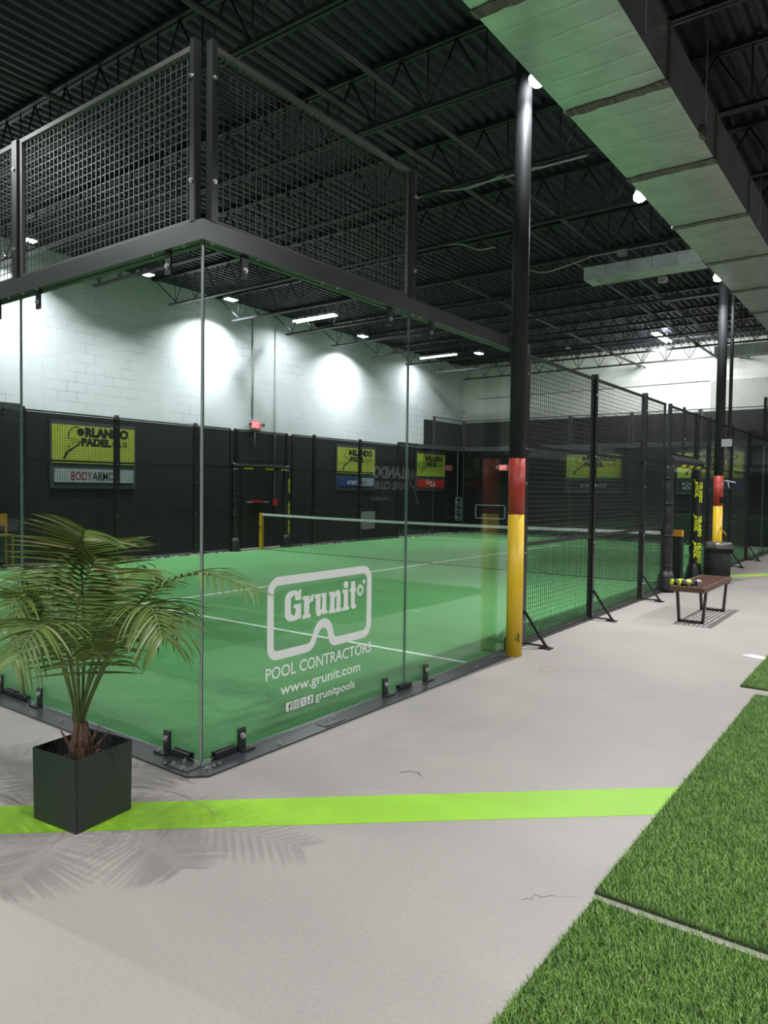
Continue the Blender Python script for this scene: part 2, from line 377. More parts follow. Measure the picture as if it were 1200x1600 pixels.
# open web joists along Y, every 1.8 m
JX = [5.5+1.8*k for k in range(-9, 9)]
jt = thing('roof_joist', 'dark open-web steel roof joist spanning under the corrugated ceiling', 'roof joist', (JX[0], 0, 0), 0, 'open-web joists under the ceiling', 'structure')
b = nb()
for s in (-0.03, 0.03): box(b, s-0.022, s+0.022, -10.45, 10.58, ZC-0.055, ZC-0.003)
obj('top_chord', b, 'joist', jt)
b = nb()
for s in (-0.026, 0.026): box(b, s-0.018, s+0.018, -9.95, 10.0, 5.48, 5.52)
obj('bottom_chord', b, 'joist', jt)
b = nb(); y = -9.9; i = 0
top, bot = ZC-0.05, 5.5
tube(b, [(0, 10.0-0.25, bot), (0, 10.5, top)], 0.012, 6)
while y < 9.4:
    tube(b, [(0, y, bot), (0, y+0.34, top)], 0.011, 6); tube(b, [(0, y+0.34, top), (0, y+0.68, bot)], 0.011, 6)
    tube(b, [(0, y+0.68, bot), (0, y+0.68, top)], 0.008, 6)
    y += 0.68
obj('web_bars', b, 'joist', jt)
for x in JX[1:]: dup(jt, (x, 0, 0))

# ------------------------------------------------------------------ lamps
def area(parent, loc, power, size, rot=(0,0,0), spread=160, col=(0.93, 0.97, 1.0), shape='DISK', sy=None):
    d = bpy.data.lights.new('lamp_light', 'AREA'); d.energy = power; d.shape = shape; d.size = size if size != 0.16 else 0.09
    if sy: d.size_y = sy
    d.color = col; d.spread = math.radians(spread)
    o = bpy.data.objects.new('lamp_light', d); C.objects.link(o); o.parent = parent; o.location = loc; o.rotation_euler = rot
    return o
# compact lamps along the column line (seen as bright points) plus unseen ones added as fill light
def small_lamp(x, y, z, label, power=P_FLOOD, group=None, spread=150):
    t = thing('ceiling_lamp', label, 'lamp', (x, y, z), 0, group)
    b = nb(); cyl(b, 0, 0, 0.05, 0.16, 0.075, 16, r1=0.05); obj('housing', b, 'lamp', t)
    b = nb(); tube(b, [(0,0,0.05),(0,0,0.0),(0,0,-0.03)], [0.08,0.075,0.04], 16); obj('lens', b, 'lens', t)
    b = nb(); tube(b, [(0,0,0.16),(0,0,ZC-z-0.004)], 0.008, 6); obj('hanger', b, 'pipe', t)
    area(t, (0,0,-0.05), power, 0.16, spread=spread)
    return t
small_lamp(3.56, -0.31, 5.30, 'bright round lamp at the top of the nearest black column', P_FLOOD*0.035, None, 105)
small_lamp(6.60, -0.30, 5.24, 'bright round lamp beside the metal duct, between the two columns', P_FLOOD*1.45)
small_lamp(10.97, -0.30, 5.28, 'bright round lamp at the top of the far black column', P_FLOOD*0.15, None, 110)
for (x, y, p) in ((-0.9, -0.30, 0.45), (-4.6, -0.30, 0.5), (-1.0, -5.35, 1.25), (4.0, -5.35, 1.15), (9.5, -5.3, 1.3), (15.0, -5.2, 2.2), (-11.0, 3.5, 2.2), (-11.0, 8.0, 2.2), (-5.5, 5.0, 0.8), (-1.9, 4.6, 1.0)):  # unseen, added as fill; last one stands for the lamp behind the top-left haze
    small_lamp(x, y, 5.30, 'unseen round lamp beyond the frame, one of a set added as fill light', P_FLOOD*p, 'unseen lamps added around the hall')  # front-wall pair feeds the glass haze, farthest aisle lamp lifts the banner
# flood lamps close to the left wall
def flood(x, y, z, label, tilt=0.05, power=P_WALL, rzz=0.0):
    t = thing('flood_light', label, 'light', (x, y, z))
    b = nb(); box(b, -0.15, 0.15, -0.10, 0.10, 0.0, 0.05); box(b, -0.05, 0.05, -0.04, 0.04, 0.05, 0.10); obj('housing', b, 'lamp', t, bevel=0.008)
    b = nb(); box(b, -0.135, 0.135, -0.085, 0.085, -0.014, 0.0); obj('lens', b, 'lens_w', t)
    b = nb(); tube(b, [(0,0,0.1),(0,0,ZC-z-0.004)], 0.012, 6); obj('hanger', b, 'pipe', t)
    area(t, (0,0,-0.03), power, 0.22, rot=(tilt,0,0), spread=128)
    return t
flood(8.85, 9.80, 5.93, 'lit flood lamp near the left wall, just right of the glass corner')
flood(13.75, 9.75, 5.93, 'lit flood lamp near the left wall, above the middle yellow sign')
flood(4.05, 9.75, 5.95, 'lit flood lamp seen through the upper mesh at the left')
flood(6.0, 9.03, 5.70, 'lit flood lamp by the joist end, left of the glass corner', 0.0, P_WALL*0.5)
flood(16.75, 7.63, 5.7, 'small lit flood lamp beyond the joists near the far corner', 0.0, P_WALL*0.8)
def linear(loc, L, rz, label, n=2, power=P_LINEAR):
    t = thing('linear_light', label, 'light', loc, rz)
    b = nb(); box(b, -L/2, L/2, -0.11, 0.11, 0.0, 0.05); obj('housing', b, 'lamp', t)
    b = nb()
    for s in ((-0.06, 0.06) if n == 2 else (0.0,)): tube(b, [(-L/2+0.02, s, -0.02), (L/2-0.02, s, -0.02)], 0.022, 8)
    obj('tube', b, 'tube', t)
    b = nb()
    for s in (-L*0.35, L*0.35): tube(b, [(s,0,0.05),(s,0,ZC-loc[2]-0.004)], 0.006, 6)
    obj('hanger', b, 'pipe', t)
    area(t, (0,0,-0.06), power, L, spread=165, shape='RECTANGLE', sy=0.15)
    return t
linear((11.2, 9.3, 5.9), 1.42, PI/2, 'twin-tube linear light by the left wall, in the middle of the glass')
linear((17.4, 9.5, 5.9), 1.42, PI/2, 'long linear light by the left wall, nearest the far corner', 1)
linear((18.3, 2.70, 5.9), 1.5, 0.0, 'twin-tube linear light glowing high in front of the back wall', 2, P_LINEAR*4.6)
bpy.data.objects[[o.name for o in C.objects if o.type == 'LIGHT'][-1]].rotation_euler = (0, -0.75, 0)

# ------------------------------------------------------------------ columns
def column(x, y, z_yellow, z_red, r, label, chip):
    t = thing('steel_column', label, 'column', (x, y, 0))
    b = nb(); cyl(b, 0, 0, 0.0, z_yellow, r, 40); obj('yellow_band', b, 'yellow', t)
    b = nb(); cyl(b, 0, 0, z_yellow, z_red, r+0.001, 40); obj('red_band', b, 'red', t)
    b = nb(); cyl(b, 0, 0, z_red, ZC+0.0, r, 40); obj('shaft', b, 'column', t)
    if chip:
        b = nb()
        for k in range(26):
            a = math.radians(-127 + random.gauss(0, 9)); z = 0.185 + random.gauss(0, 0.025); s = random.uniform(0.004, 0.011)
            pl = lambda u, v, a=a, z=z: ((r+0.0022)*math.cos(a+u/r), (r+0.0022)*math.sin(a+u/r), z+v)
            poly(b, [(s*random.uniform(0.6,1.2)*math.cos(q), 1.5*s*random.uniform(0.6,1.2)*math.sin(q)) for q in (0,1.05,2.1,3.14,4.2,5.2)], pl)
        obj('paint_chip', b, 'chip', t)
    return t
column(3.640, -0.138, 1.355, 1.885, 0.077, 'nearest steel column painted yellow, red and black beside the glass', True)
column(11.45, -0.30, 1.34, 1.88, 0.080, 'far steel column painted yellow, red and black behind the bench', False)

# ------------------------------------------------------------------ ventilation duct
dt = thing('ventilation_duct', 'large rectangular galvanised duct running along the ceiling at right', 'duct', (0, -0.99, 5.0))
b = nb(); box(b, -9.0, 20.88, -0.44, 0.44, 0.0, 0.49); obj('duct_body', b, 'duct', dt, bevel=0.006)
JN = [-7.1, -5.3, -3.5, -1.6, 0.2, 1.99, 3.68, 5.41, 7.19, 9.02, 10.86, 12.67, 14.5, 16.3, 18.1]
for i, x in enumerate(JN):
    b = nb(); ww = 0.055 if i != 7 else 0.07
    # a slightly irregular sealed joint band round the duct
    pts = []
    for k in range(13):
        yy = -0.447 + 0.894*k/12; pts.append((x-ww+random.uniform(-0.012,0.012), x+ww+random.uniform(-0.012,0.012), yy))
    for (a0,a1,ya),(b0,b1,yb) in zip(pts, pts[1:]):
        for z0, z1 in ((-0.012, 0.0),):
            v = [b.verts.new(q) for q in ((a0,ya,z0),(a1,ya,z0),(b1,yb,z0),(b0,yb,z0),(a0,ya,0.003),(a1,ya,0.003),(b1,yb,0.003),(b0,yb,0.003))]
            for q in ((0,3,2,1),(4,5,6,7),(0,1,5,4),(1,2,6,5),(2,3,7,6),(3,0,4,7)): b.faces.new([v[j] for j in q])
    for s in (-1, 1): box(b, x-0.028, x-0.004, s*0.440, s*0.455, -0.01, 0.50); box(b, x+0.004, x+0.028, s*0.440, s*0.455, -0.01, 0.50)
    box(b, x-0.03, x+0.03, -0.45, 0.45, 0.49, 0.505)
    obj('joint_band', b, 'mastic', dt)
for x, z in ((1.55, 0.06), (4.85, 0.03)):
    b = nb()
    for k in range(14): 
        bmesh.ops.create_icosphere(b, subdivisions=1, radius=random.uniform(0.012, 0.03), matrix=Matrix.Translation((x+random.gauss(0,0.05), -0.445+random.gauss(0,0.008), z-0.05+random.random()*0.14)))
    hull = bmesh.ops.convex_hull(b, input=b.verts); bmesh.ops.delete(b, geom=list(set(g for g in hull['geom_interior'] if isinstance(g, bmesh.types.BMVert))), context='VERTS')
    obj('sealant_patch', b, 'mastic', dt, smooth=True)
for x in (0.6, 3.0, 4.9, 7.9, 10.2, 13.6, 16.6):
    b = nb()
    for s in (-0.458, 0.458): tube(b, [(x, s, 0.06), (x, s, ZC-5.0-0.004)], 0.006, 5)
    obj('hanger_wire', b, 'conduit', dt)
def branch(x0, x1, y0, y1, z0, z1, label, grille):
    t = thing('branch_duct', label, 'duct', ((x0+x1)/2, y0, z0))
    b = nb(); box(b, x0, x1, y0, y1, z0, z1); obj('duct_body', b, 'duct_b', t, world=True, bevel=0.005)
    b = nb()
    for k in range(1, 5):
        yy = y0+(y1-y0)*k/5; box(b, x0-0.004, x0, yy-0.01, yy+0.01, z0, z1)
    box(b, x0-0.006, x1+0.006, y1-0.02, y1, z1, z1+0.008); obj('seam', b, 'conduit', t, world=True)
    if grille:
        b = nb()
        gy0, gy1 = y0+(y1-y0)*0.62, y0+(y1-y0)*0.9
        for q in ((x0+0.05, x1-0.05, gy0, gy0+0.02), (x0+0.05, x1-0.05, gy1-0.02, gy1), (x0+0.05, x0+0.07, gy0, gy1), (x1-0.07, x1-0.05, gy0, gy1)):
            box(b, q[0], q[1], q[2], q[3], z0-0.012, z0)
        for k in range(1, 9):
            yy = gy0+(gy1-gy0)*k/9; box(b, x0+0.07, x1-0.07, yy-0.004, yy+0.004, z0-0.01, z0-0.002)
        obj('air_grille', b, 'conduit', t, world=True)
    b = nb()
    for yy in (y0+(y1-y0)*0.45, y0+(y1-y0)*0.6): tube(b, [((x0+x1)/2, yy, z1), ((x0+x1)/2, yy, ZC-0.004)], 0.006, 5)
    obj('hanger_wire', b, 'pipe', t, world=True)
branch(8.80, 9.22, -0.533, 1.27, 5.0, 5.20, 'short galvanised branch duct with a grille, reaching over the court', True)
branch(17.1, 17.5, -0.533, 1.05, 5.0, 5.27, 'far pale galvanised branch duct in front of the back wall', False)

# pipes, conduits and cables under the roof
for y, z, r, lab in ((1.12, 5.53, 0.030, 'dark ceiling pipe running over the court, nearest the duct'), (1.72, 5.53, 0.036, 'dark ceiling pipe running over the court, second from the duct'),
                     (4.05, 5.53, 0.030, 'dark ceiling pipe over the middle of the court'), (-3.1, 5.55, 0.03, 'pale ceiling pipe on the aisle side of the duct')):
    b = nb(); tube(b, [(XL+0.05, y, z+r), (XR-0.05, y, z+r)], r, 10)
    for x in JX[::2]: tube(b, [(x-0.05, y, z+r), (x+0.05, y, z+r)], r*1.35, 10)
    tag(obj('sprinkler_pipe', b, 'pipe'), lab, 'pipe')
def conduit(pts, label, boxat=None, r=0.014, m='conduit', nm='electrical_conduit', cat='conduit'):
    t = thing(nm, label, cat, pts[0]); b = nb(); tube(b, pts, r, 8); obj('pipe', b, m, t, world=True)
    if boxat:
        b = nb(); x, y, z = boxat; box(b, x-0.05, x+0.05, y-0.07, y+0.07, z-0.06, z+0.03); obj('junction_box', b, 'conduit', t, world=True, bevel=0.005)
    return t
conduit([(5.53, 1.55, 5.465), (5.55, -0.02, 5.465)], 'pale conduit under the joist behind the nearest column')
conduit([(9.10, 1.30, 5.465), (9.10, 0.05, 5.465)], 'pale conduit with a small box just above the branch duct', (9.10, 0.75, 5.44))
conduit([(12.70, 1.05, 5.462), (12.70, -0.42, 5.462)], 'pale conduit under the joist behind the far column')
conduit([(10.9, 0.6, 5.45), (10.9, 0.95, 5.45)], 'short dark conduit with a pale box left of the far column', (10.9, 0.62, 5.42), m='pipe')
def cable(pts, label):
    b = nb(); P = [Vector(p) for p in pts]; Q = []
    for i in range(len(P)-1):
        p0, p1, p2, p3 = P[max(i-1,0)], P[i], P[i+1], P[min(i+2, len(P)-1)]
        for k in range(8):
            s = k/8; Q.append(0.5*((2*p1)+(p2-p0)*s+(2*p0-5*p1+4*p2-p3)*s*s+(3*p1-p0-3*p2+p3)*s**3))
    Q.append(P[-1]); tube(b, Q, 0.009, 6); tag(obj('electrical_cable', b, 'cable'), label, 'cable')
cable([(5.50, 2.45, 5.44), (5.48, 2.1, 5.50), (5.50, 1.5, 5.43), (5.52, 0.9, 5.50), (5.54, 0.5, 5.46)], 'white cable looped along the joist left of the nearest column')
cable([(7.35, 3.1, 5.50), (7.3, 2.7, 5.44), (7.3, 2.4, 5.30), (7.3, 2.1, 5.28)], 'white cable drooping just left of the nearest column')
cable([(9.1, 2.45, 5.45), (9.1, 2.1, 5.34), (9.1, 1.7, 5.38), (9.1, 1.25, 5.46)], 'white cable sagging right of the nearest column')
cable([(9.2, 0.55, 5.95), (9.3, 0.35, 5.7), (9.35, 0.1, 5.45), (9.3, -0.1, 5.3)], 'white cable dropping to the branch duct')

# ------------------------------------------------------------------ court surface
b = nb(); box(b, 0.02, 20.0, 0.02, 10.0, 0.0, 0.014)
court = tag(obj('court_turf', b, 'court'), 'bright green artificial turf of the padel court', 'court turf')
lt = 0.0155
b = nb()
for x in (3.05, 16.95): box(b, x-0.025, x+0.025, 0.05, 9.96, 0.013, lt)
box(b, 3.05, 16.95, 4.975, 5.025, 0.013, lt)
obj('court_line', b, 'line', court)

# steel base plate rails
def rail(name_label, pts):
    b = nb(); v0 = [b.verts.new((x, y, 0.0005)) for x, y in pts]; v1 = [b.verts.new((x, y, 0.013)) for x, y in pts]
    b.faces.new(v1); b.faces.new(v0[::-1]); n = len(pts)
    for i in range(n): b.faces.new((v0[i], v0[(i+1)%n], v1[(i+1)%n], v1[i]))
    return b
bt = thing('base_plate', 'dark steel base plate under the glass on the aisle side', 'base plate', (0, 0, 0))
b = rail('', [(-0.075, -0.155), (3.54, -0.155), (3.54, -0.05), (3.98, -0.05), (3.98, 0.018), (0.018, 0.018), (-0.03, -0.03), (-0.155, -0.07)])
obj('plate', b, 'plate', bt)
b = nb()
for x in (-0.03, 0.02, 0.06, 0.5, 0.95, 1.0, 1.08, 2.1, 2.95, 3.4): disc_bolt(b, (x, -0.085 if x < 0.1 else (-0.06-0.06*(int(x*10)%2)), 0.0182), (0,0,1), 0.011, 0.013)
obj('anchor_bolt', b, 'bolt', bt)
b = nb(); box(b, 0.92, 1.12, -0.135, -0.045, 0.0131, 0.018); obj('splice_plate', b, 'plate', bt)
bt = thing('base_plate', 'dark steel base plate under the glass on the planter side', 'base plate', (-0.1, 0.1, 0))
b = rail('', [(-0.157, -0.069), (-0.032, -0.028), (0.016, 0.02), (0.016, 10.0), (-0.157, 10.0)])
obj('plate', b, 'plate', bt, world=True)
b = nb(); box(b, -0.13, -0.02, -0.03, 0.14, 0.013, 0.018); obj('corner_plate', b, 'plate', bt, world=True)
b = nb()
for p in ((-0.12, 0.16), (-0.10, 0.115), (-0.035, 0.10), (-0.11, 0.02), (-0.03, 0.0), (-0.09, 0.55), (-0.10, 1.3), (-0.07, 2.5)): disc_bolt(b, (p[0], p[1], 0.018), (0,0,1), 0.012, 0.016)
obj('anchor_bolt', b, 'bolt', bt, world=True)
for lab, q in (('dark base rail under the far glass of the court', (20.002, 20.12, -0.1, 10.1)), ('dark base rail along the left wall side of the court, left of the net', (0.0, 9.04, 10.002, 10.10)), ('dark base rail along the left wall side of the court, right of the net', (11.16, 19.99, 10.002, 10.10)), ('dark base rail under the distant glass beside the aisle', (16.0, 20.0, -0.12, 0.0))):
    b = nb(); box(b, q[0], q[1], q[2], q[3], 0.0, 0.03); tag(obj('base_plate', b, 'plate'), lab, 'base plate')

# ------------------------------------------------------------------ glass panels
GH = 2.93
def make_glass(label, w=1.99):
    t = thing('glass_panel', label, 'glass panel')
    b = nb(); box(b, 0.005, w, -0.006, 0.006, 0.025, GH)
    for f in b.faces:
        if abs(f.normal.y) < 0.5: f.material_index = 1
    b.normal_update()
    for f in b.faces: f.material_index = 0 if abs(f.normal.y) > 0.5 else 1
    obj('pane', b, ['glass', 'edge'], t)
    for x in (0.29, 1.73):
        b = nb(); box(b, x-0.028, x+0.028, -0.020, -0.007, 0.013, 0.15); box(b, x-0.028, x+0.075, -0.055, -0.010, 0.013, 0.024)
        br = obj('bracket', b, 'frame', t, bevel=0.002)
        b = nb(); disc_bolt(b, (x, -0.020, 0.105), (0,-1,0), 0.018, 0.018); disc_bolt(b, (x+0.05, -0.035, 0.024), (0,0,1), 0.012, 0.012); obj('bolt', b, 'bolt', br)
        b = nb(); box(b, x-0.025, x+0.025, -0.020, -0.007, GH-0.13, GH+0.02); br = obj('bracket', b, 'frame', t, bevel=0.002)
        b = nb(); disc_bolt(b, (x, -0.020, GH-0.085), (0,-1,0), 0.017, 0.015); obj('bolt', b, 'bolt', br)
    b = nb(); box(b, 1.92, 2.08, -0.022, -0.008, 0.013, 0.052); box(b, 1.92, 2.08, 0.008, 0.020, 0.013, 0.052); box(b, 1.92, 2.08, -0.022, 0.020, 0.013, 0.024)
    obj('edge_channel', b, 'frame', t)
    return t
g0 = make_glass('clear glass panel with the white pool-contractor sticker, at the near corner')
g0.location = (0, 0, 0)
dup(g0, (2, 0, 0), 0, 'clear glass panel between the sticker panel and the nearest yellow column')
dup(g0, (16, 0, 0), 0, 'distant clear glass panel on the aisle side, first past the mesh fence')
dup(g0, (18, 0, 0), 0, 'distant clear glass panel on the aisle side, next to the back wall')
b = nb(); box(b, 0.09, 0.25, -0.024, -0.008, 0.013, 0.055); box(b, 0.09, 0.25, 0.008, 0.022, 0.013, 0.055); obj('corner_channel', b, 'frame', g0)
# corner strip where the two panes meet
b = nb(); box(b, -0.012, -0.003, -0.008, 0.004, 0.02, GH); obj('corner_strip', b, ['seal'], g0)
# end wall beside the planter: local x runs towards +Y; mirrored so brackets face -X
def make_glass_end(label):
    t = thing('glass_panel', label, 'glass panel')
    for ch in g0.children:
        if ch.name.startswith('corner'): continue
        c = ch.copy(); c.data = ch.data.copy(); C.objects.link(c); c.parent = t
        # swap the axes: (x, y) -> (y, x) keeps -Y parts on the -X side
        for s in [c]:
            for v in s.data.vertices: v.co = Vector((v.co.y, v.co.x, v.co.z))
            s.data.flip_normals()
        for sub in ch.children:
            d = sub.copy(); d.data = sub.data.copy(); C.objects.link(d); d.parent = c
            for v in d.data.vertices: v.co = Vector((v.co.y, v.co.x, v.co.z))
            d.data.flip_normals()
    return t
g1 = make_glass_end('clear glass panel behind the palm, left of the glass corner'); g1.location = (0, 0.0, 0)
b = nb(); box(b, -0.024, -0.008, 0.09, 0.25, 0.013, 0.055); box(b, 0.008, 0.022, 0.09, 0.25, 0.013, 0.055); obj('corner_channel', b, 'frame', g1)
for k in range(1, 5):
    dup(g1, (0, 2.0*k, 0), None, 'clear glass panel at the far left edge, past the palm' if k == 1 else 'clear glass end panel beyond the left edge of the view', 'glass end panels')
for k in range(5):
    dup(g1, (20.0, 2.0*k, 0), None, 'distant clear glass panel across the far end of the court', 'glass panels of the far end')
for k, x in enumerate((0, 2, 16, 18)):
    dup(g0, (x, 10.0, 0), 0, ('clear glass panel along the left wall beyond the view', 'clear glass panel along the left wall behind the palm', 'distant clear glass panel in front of the red-striped sign, nearer one', 'distant clear glass panel by the far left corner of the court')[k])
for o in [o for o in C.objects if o.name.startswith('glass_panel')]:
    if o.location.y > 5 and o.location.x > 0.5 or (o.location.y == 10.0):
        for ch in list(o.children):
            if ch.name.startswith('corner'): bpy.data.objects.remove(ch)

for o in [o for o in C.objects if o.name.startswith('glass_panel')]:
    X_, Y_ = round(o.location.x, 1), round(o.location.y, 1)
    if (Y_ in (0.0, 10.0) and X_ in (2.0, 18.0)) or (Y_ == 8.0 and X_ in (0.0, 20.0)):
        for ch in list(o.children):
            if ch.name.startswith('edge_channel'): bpy.data.objects.remove(ch)

# ---- sticker on the first pane (outer face)
SY = -0.0075
_n = [0]
gp = lambda u, v: (u, SY-0.00006*_n[0], v)
def rnd(cx, cz, r, a0, a1, n=8): return [(cx+r*math.cos(math.radians(a0+(a1-a0)*i/n)), cz+r*math.sin(math.radians(a0+(a1-a0)*i/n))) for i in range(n+1)]
def bez(p0, p1, p2, p3, n=8):
    return [tuple((1-t)**3*a+3*(1-t)**2*t*b_+3*(1-t)*t*t*c+t**3*d for a, b_, c, d in zip(p0, p1, p2, p3)) for t in [i/n for i in range(1, n+1)]]
out = rnd(1.455, 0.925, 0.10, 0, 90) + rnd(0.60, 0.925, 0.10, 90, 180) + rnd(0.585, 0.585, 0.085, 180, 270)
out += [(0.86, 0.5)] + bez((0.86, 0.5), (0.93, 0.505), (0.94, 0.545), (0.965, 0.59)) + bez((0.965, 0.59), (1.0, 0.66), (1.065, 0.66), (1.075, 0.57)) + bez((1.075, 0.57), (1.09, 0.52), (1.115, 0.50), (1.15, 0.5))
out += rnd(1.455, 0.60, 0.10, 270, 360)
inn = rnd(1.455, 0.925, 0.045, 0, 90) + rnd(0.60, 0.925, 0.045, 90, 180) + rnd(0.585, 0.585, 0.028, 180, 270)
inn += [(0.87, 0.557)] + bez((0.87, 0.557), (0.895, 0.56), (0.905, 0.58), (0.925, 0.625)) + bez((0.925, 0.625), (0.96, 0.725), (1.09, 0.735), (1.125, 0.62)) + bez((1.125, 0.62), (1.135, 0.58), (1.14, 0.557), (1.165, 0.557))
inn += rnd(1.455, 0.60, 0.043, 270, 360)
st = nb(); ribbon(st, out, inn, gp)
# slab letters
def rc(x0, x1, z0, z1):
    _n[0] = (_n[0]+1) % 40
    poly(st, [(x0,z0),(x1,z0),(x1,z1),(x0,z1)], gp)
def letters():
    zb, zt = 0.728, 0.875
    # G
    G = rnd(0.71, 0.865, 0.058, 90, 180, 6) + rnd(0.71, 0.785, 0.058, 180, 270, 6) + rnd(0.745, 0.785, 0.058, 270, 300, 2) + [(0.803, 0.735), (0.803, 0.832), (0.735, 0.832), (0.735, 0.808), (0.752, 0.808), (0.752, 0.775)]
    G += rnd(0.733, 0.772, 0.012, 0, -180, 5)[0:6] + [(0.708, 0.775), (0.708, 0.88)] + rnd(0.733, 0.880, 0.013, 180, 20, 5) + [(0.752, 0.857), (0.803, 0.857), (0.803, 0.925), (0.785, 0.925), (0.778, 0.912), (0.75, 0.924)]
    poly(st, G, gp)
    def stem(x, z0=zb, z1=zt, w=0.05): rc(x, x+w, z0, z1)
    def serif(x0, x1, z): rc(x0, x1, z, z+0.024)
    # r
    stem(0.832); serif(0.817, 0.897, zb); serif(0.817, 0.84, zt-0.024)
    poly(st, [(0.88, 0.82), (0.885, 0.85), (0.90, 0.875), (0.922, 0.882), (0.922, 0.835), (0.905, 0.833)], gp)
    # u
    rc(0.946, 0.992, 0.762, zt); serif(0.931, 0.95, zt-0.024); rc(1.010, 1.052, zb+0.004, zt); serif(0.999, 1.014, zt-0.024); serif(1.05, 1.064, zb+0.004)
    poly(st, [(0.946, 0.765), (0.952, 0.738), (0.968, 0.724), (0.985, 0.724), (1.004, 0.738), (1.012, 0.755), (1.012, 0.785), (1.0, 0.765), (0.992, 0.766)], gp)
    # n
    stem(1.092, w=0.045); serif(1.078, 1.146, zb); serif(1.078, 1.095, zt-0.024)
    rc(1.157, 1.202, zb, 0.845); serif(1.149, 1.214, zb)
    poly(st, [(1.137, 0.82), (1.137, 0.855), (1.152, 0.876), (1.175, 0.882), (1.194, 0.872), (1.202, 0.845), (1.157, 0.842), (1.15, 0.842)], gp)
    # i
    stem(1.237, w=0.045); serif(1.222, 1.296, zb); serif(1.222, 1.24, zt-0.024)
    poly(st, rnd(1.259, 0.908, 0.026, 0, 345, 15), gp)
    # t
    rc(1.316, 1.36, 0.755, 0.925); rc(1.303, 1.372, 0.852, 0.878); poly(st, [(1.316, 0.757), (1.322, 0.735), (1.34, 0.727), (1.375, 0.732), (1.375, 0.757), (1.36, 0.757)], gp)
letters()
# flower mark of eight petals and its dot
for k in range(12):
    a = k*30+15; p0 = math.radians(a-11); p1 = math.radians(a+11)
    poly(st, [(1.421+0.016*math.cos(p0), 0.852+0.016*math.sin(p0)), (1.421+0.040*math.cos(p0), 0.852+0.043*math.sin(p0)), (1.421+0.040*math.cos(p1), 0.852+0.043*math.sin(p1)), (1.421+0.016*math.cos(p1), 0.852+0.016*math.sin(p1))], gp)
poly(st, rnd(1.463, 0.91, 0.016, 0, 345, 15), gp)
UX, UZ = (1,0,0), (0,0,1)
text_bm(st, 'POOL CONTRACTORS', 0.108, (0.49, SY, 0.385), UX, UZ, width=1.07)
text_bm(st, 'www.grunit.com', 0.098, (0.62, SY, 0.268), UX, UZ, width=0.81)
text_bm(st, 'grunitpools', 0.080, (0.95, SY, 0.160), UX, UZ, width=0.42)
o = obj('sticker', st, 'white', g0); o['label'] = 'white vinyl sticker of a diving-mask outline with Grunit lettering'
b = nb()
for k in range(4):
    x0 = 0.672+0.067*k; box(b, x0, x0+0.055, SY-0.0006, SY, 0.150, 0.207)
ic = obj('icon_square', b, 'white', g0)
b = nb(); gq = lambda u, v: (u, SY-0.0012, v)
# f, camera outline, X, note
x = 0.672; poly(b, [(x+0.026,0.150),(x+0.036,0.150),(x+0.036,0.175),(x+0.045,0.175),(x+0.046,0.183),(x+0.036,0.183),(x+0.036,0.190),(x+0.046,0.192),(x+0.046,0.199),(x+0.034,0.199),(x+0.027,0.192),(x+0.026,0.183),(x+0.019,0.183),(x+0.019,0.175),(x+0.026,0.175)], gq)
x = 0.739
ribbon(b, rnd(x+0.041,0.192,0.007,0,90,3)+rnd(x+0.014,0.192,0.007,90,180,3)+rnd(x+0.014,0.165,0.007,180,270,3)+rnd(x+0.041,0.165,0.007,270,360,3), rnd(x+0.041,0.192,0.003,0,90,3)+rnd(x+0.014,0.192,0.003,90,180,3)+rnd(x+0.014,0.165,0.003,180,270,3)+rnd(x+0.041,0.165,0.003,270,360,3), gq)
ribbon(b, rnd(x+0.0275,0.1785,0.011,0,345,15), rnd(x+0.0275,0.1785,0.0065,0,345,15), gq)
x = 0.806
ribbon(b, [(x+0.008,0.199),(x+0.022,0.199),(x+0.047,0.158),(x+0.033,0.158)], [(x+0.013,0.1965),(x+0.0205,0.1965),(x+0.042,0.1605),(x+0.0345,0.1605)], gq)
poly(b, [(x+0.042,0.199),(x+0.046,0.199),(x+0.031,0.181),(x+0.029,0.184)], gq); poly(b, [(x+0.008,0.158),(x+0.012,0.158),(x+0.025,0.174),(x+0.023,0.177)], gq)
x = 0.873
poly(b, [(x+0.027,0.199),(x+0.034,0.199),(x+0.037,0.191),(x+0.045,0.187),(x+0.045,0.180),(x+0.034,0.184),(x+0.034,0.166),(x+0.027,0.166)], gq)
ribbon(b, rnd(x+0.024,0.167,0.011,0,345,15), rnd(x+0.024,0.167,0.0055,0,345,15), gq)
obj('icon_mark', b, 'backing', ic)

# ------------------------------------------------------------------ beams above the glass
def beam(label, x0, x1, y0, y1, z0=2.93, z1=3.04, bolts=None):
    t = thing('steel_beam', label, 'beam', (x0, y0, z0))
    b = nb(); box(b, x0, x1, y0, y1, z0, z1); obj('rail', b, 'plate', t, world=True, bevel=0.004)
    if bolts:
        b = nb()
        for p in bolts: disc_bolt(b, p, (0,0,-1), 0.011, 0.012)
        obj('bolt', b, 'bolt', t, world=True)
beam('black steel beam above the glass on the aisle side', -0.05, 4.06, -0.05, 0.05, bolts=[(x, -0.035, 2.93) for x in (0.03, 0.37, 0.95, 1.1, 1.8, 2.0, 2.1, 2.35, 3.7)])
beam('black steel beam above the glass on the planter side', -0.05, 0.05, 0.05, 10.0, bolts=[(-0.035, y, 2.93) for y in (0.12, 0.4, 1.7, 1.9, 2.1)])
beam('distant steel beam above the far end glass', 19.95, 20.05, 0.05, 9.95)
beam('distant steel beam above the glass near the back wall on the aisle side', 15.95, 20.05, -0.05, 0.05)
beam('distant steel beam above the glass by the far left corner', 15.95, 20.05, 9.95, 10.05)
beam('steel beam above the glass along the left wall', -0.05, 4.05, 10.0, 10.1)

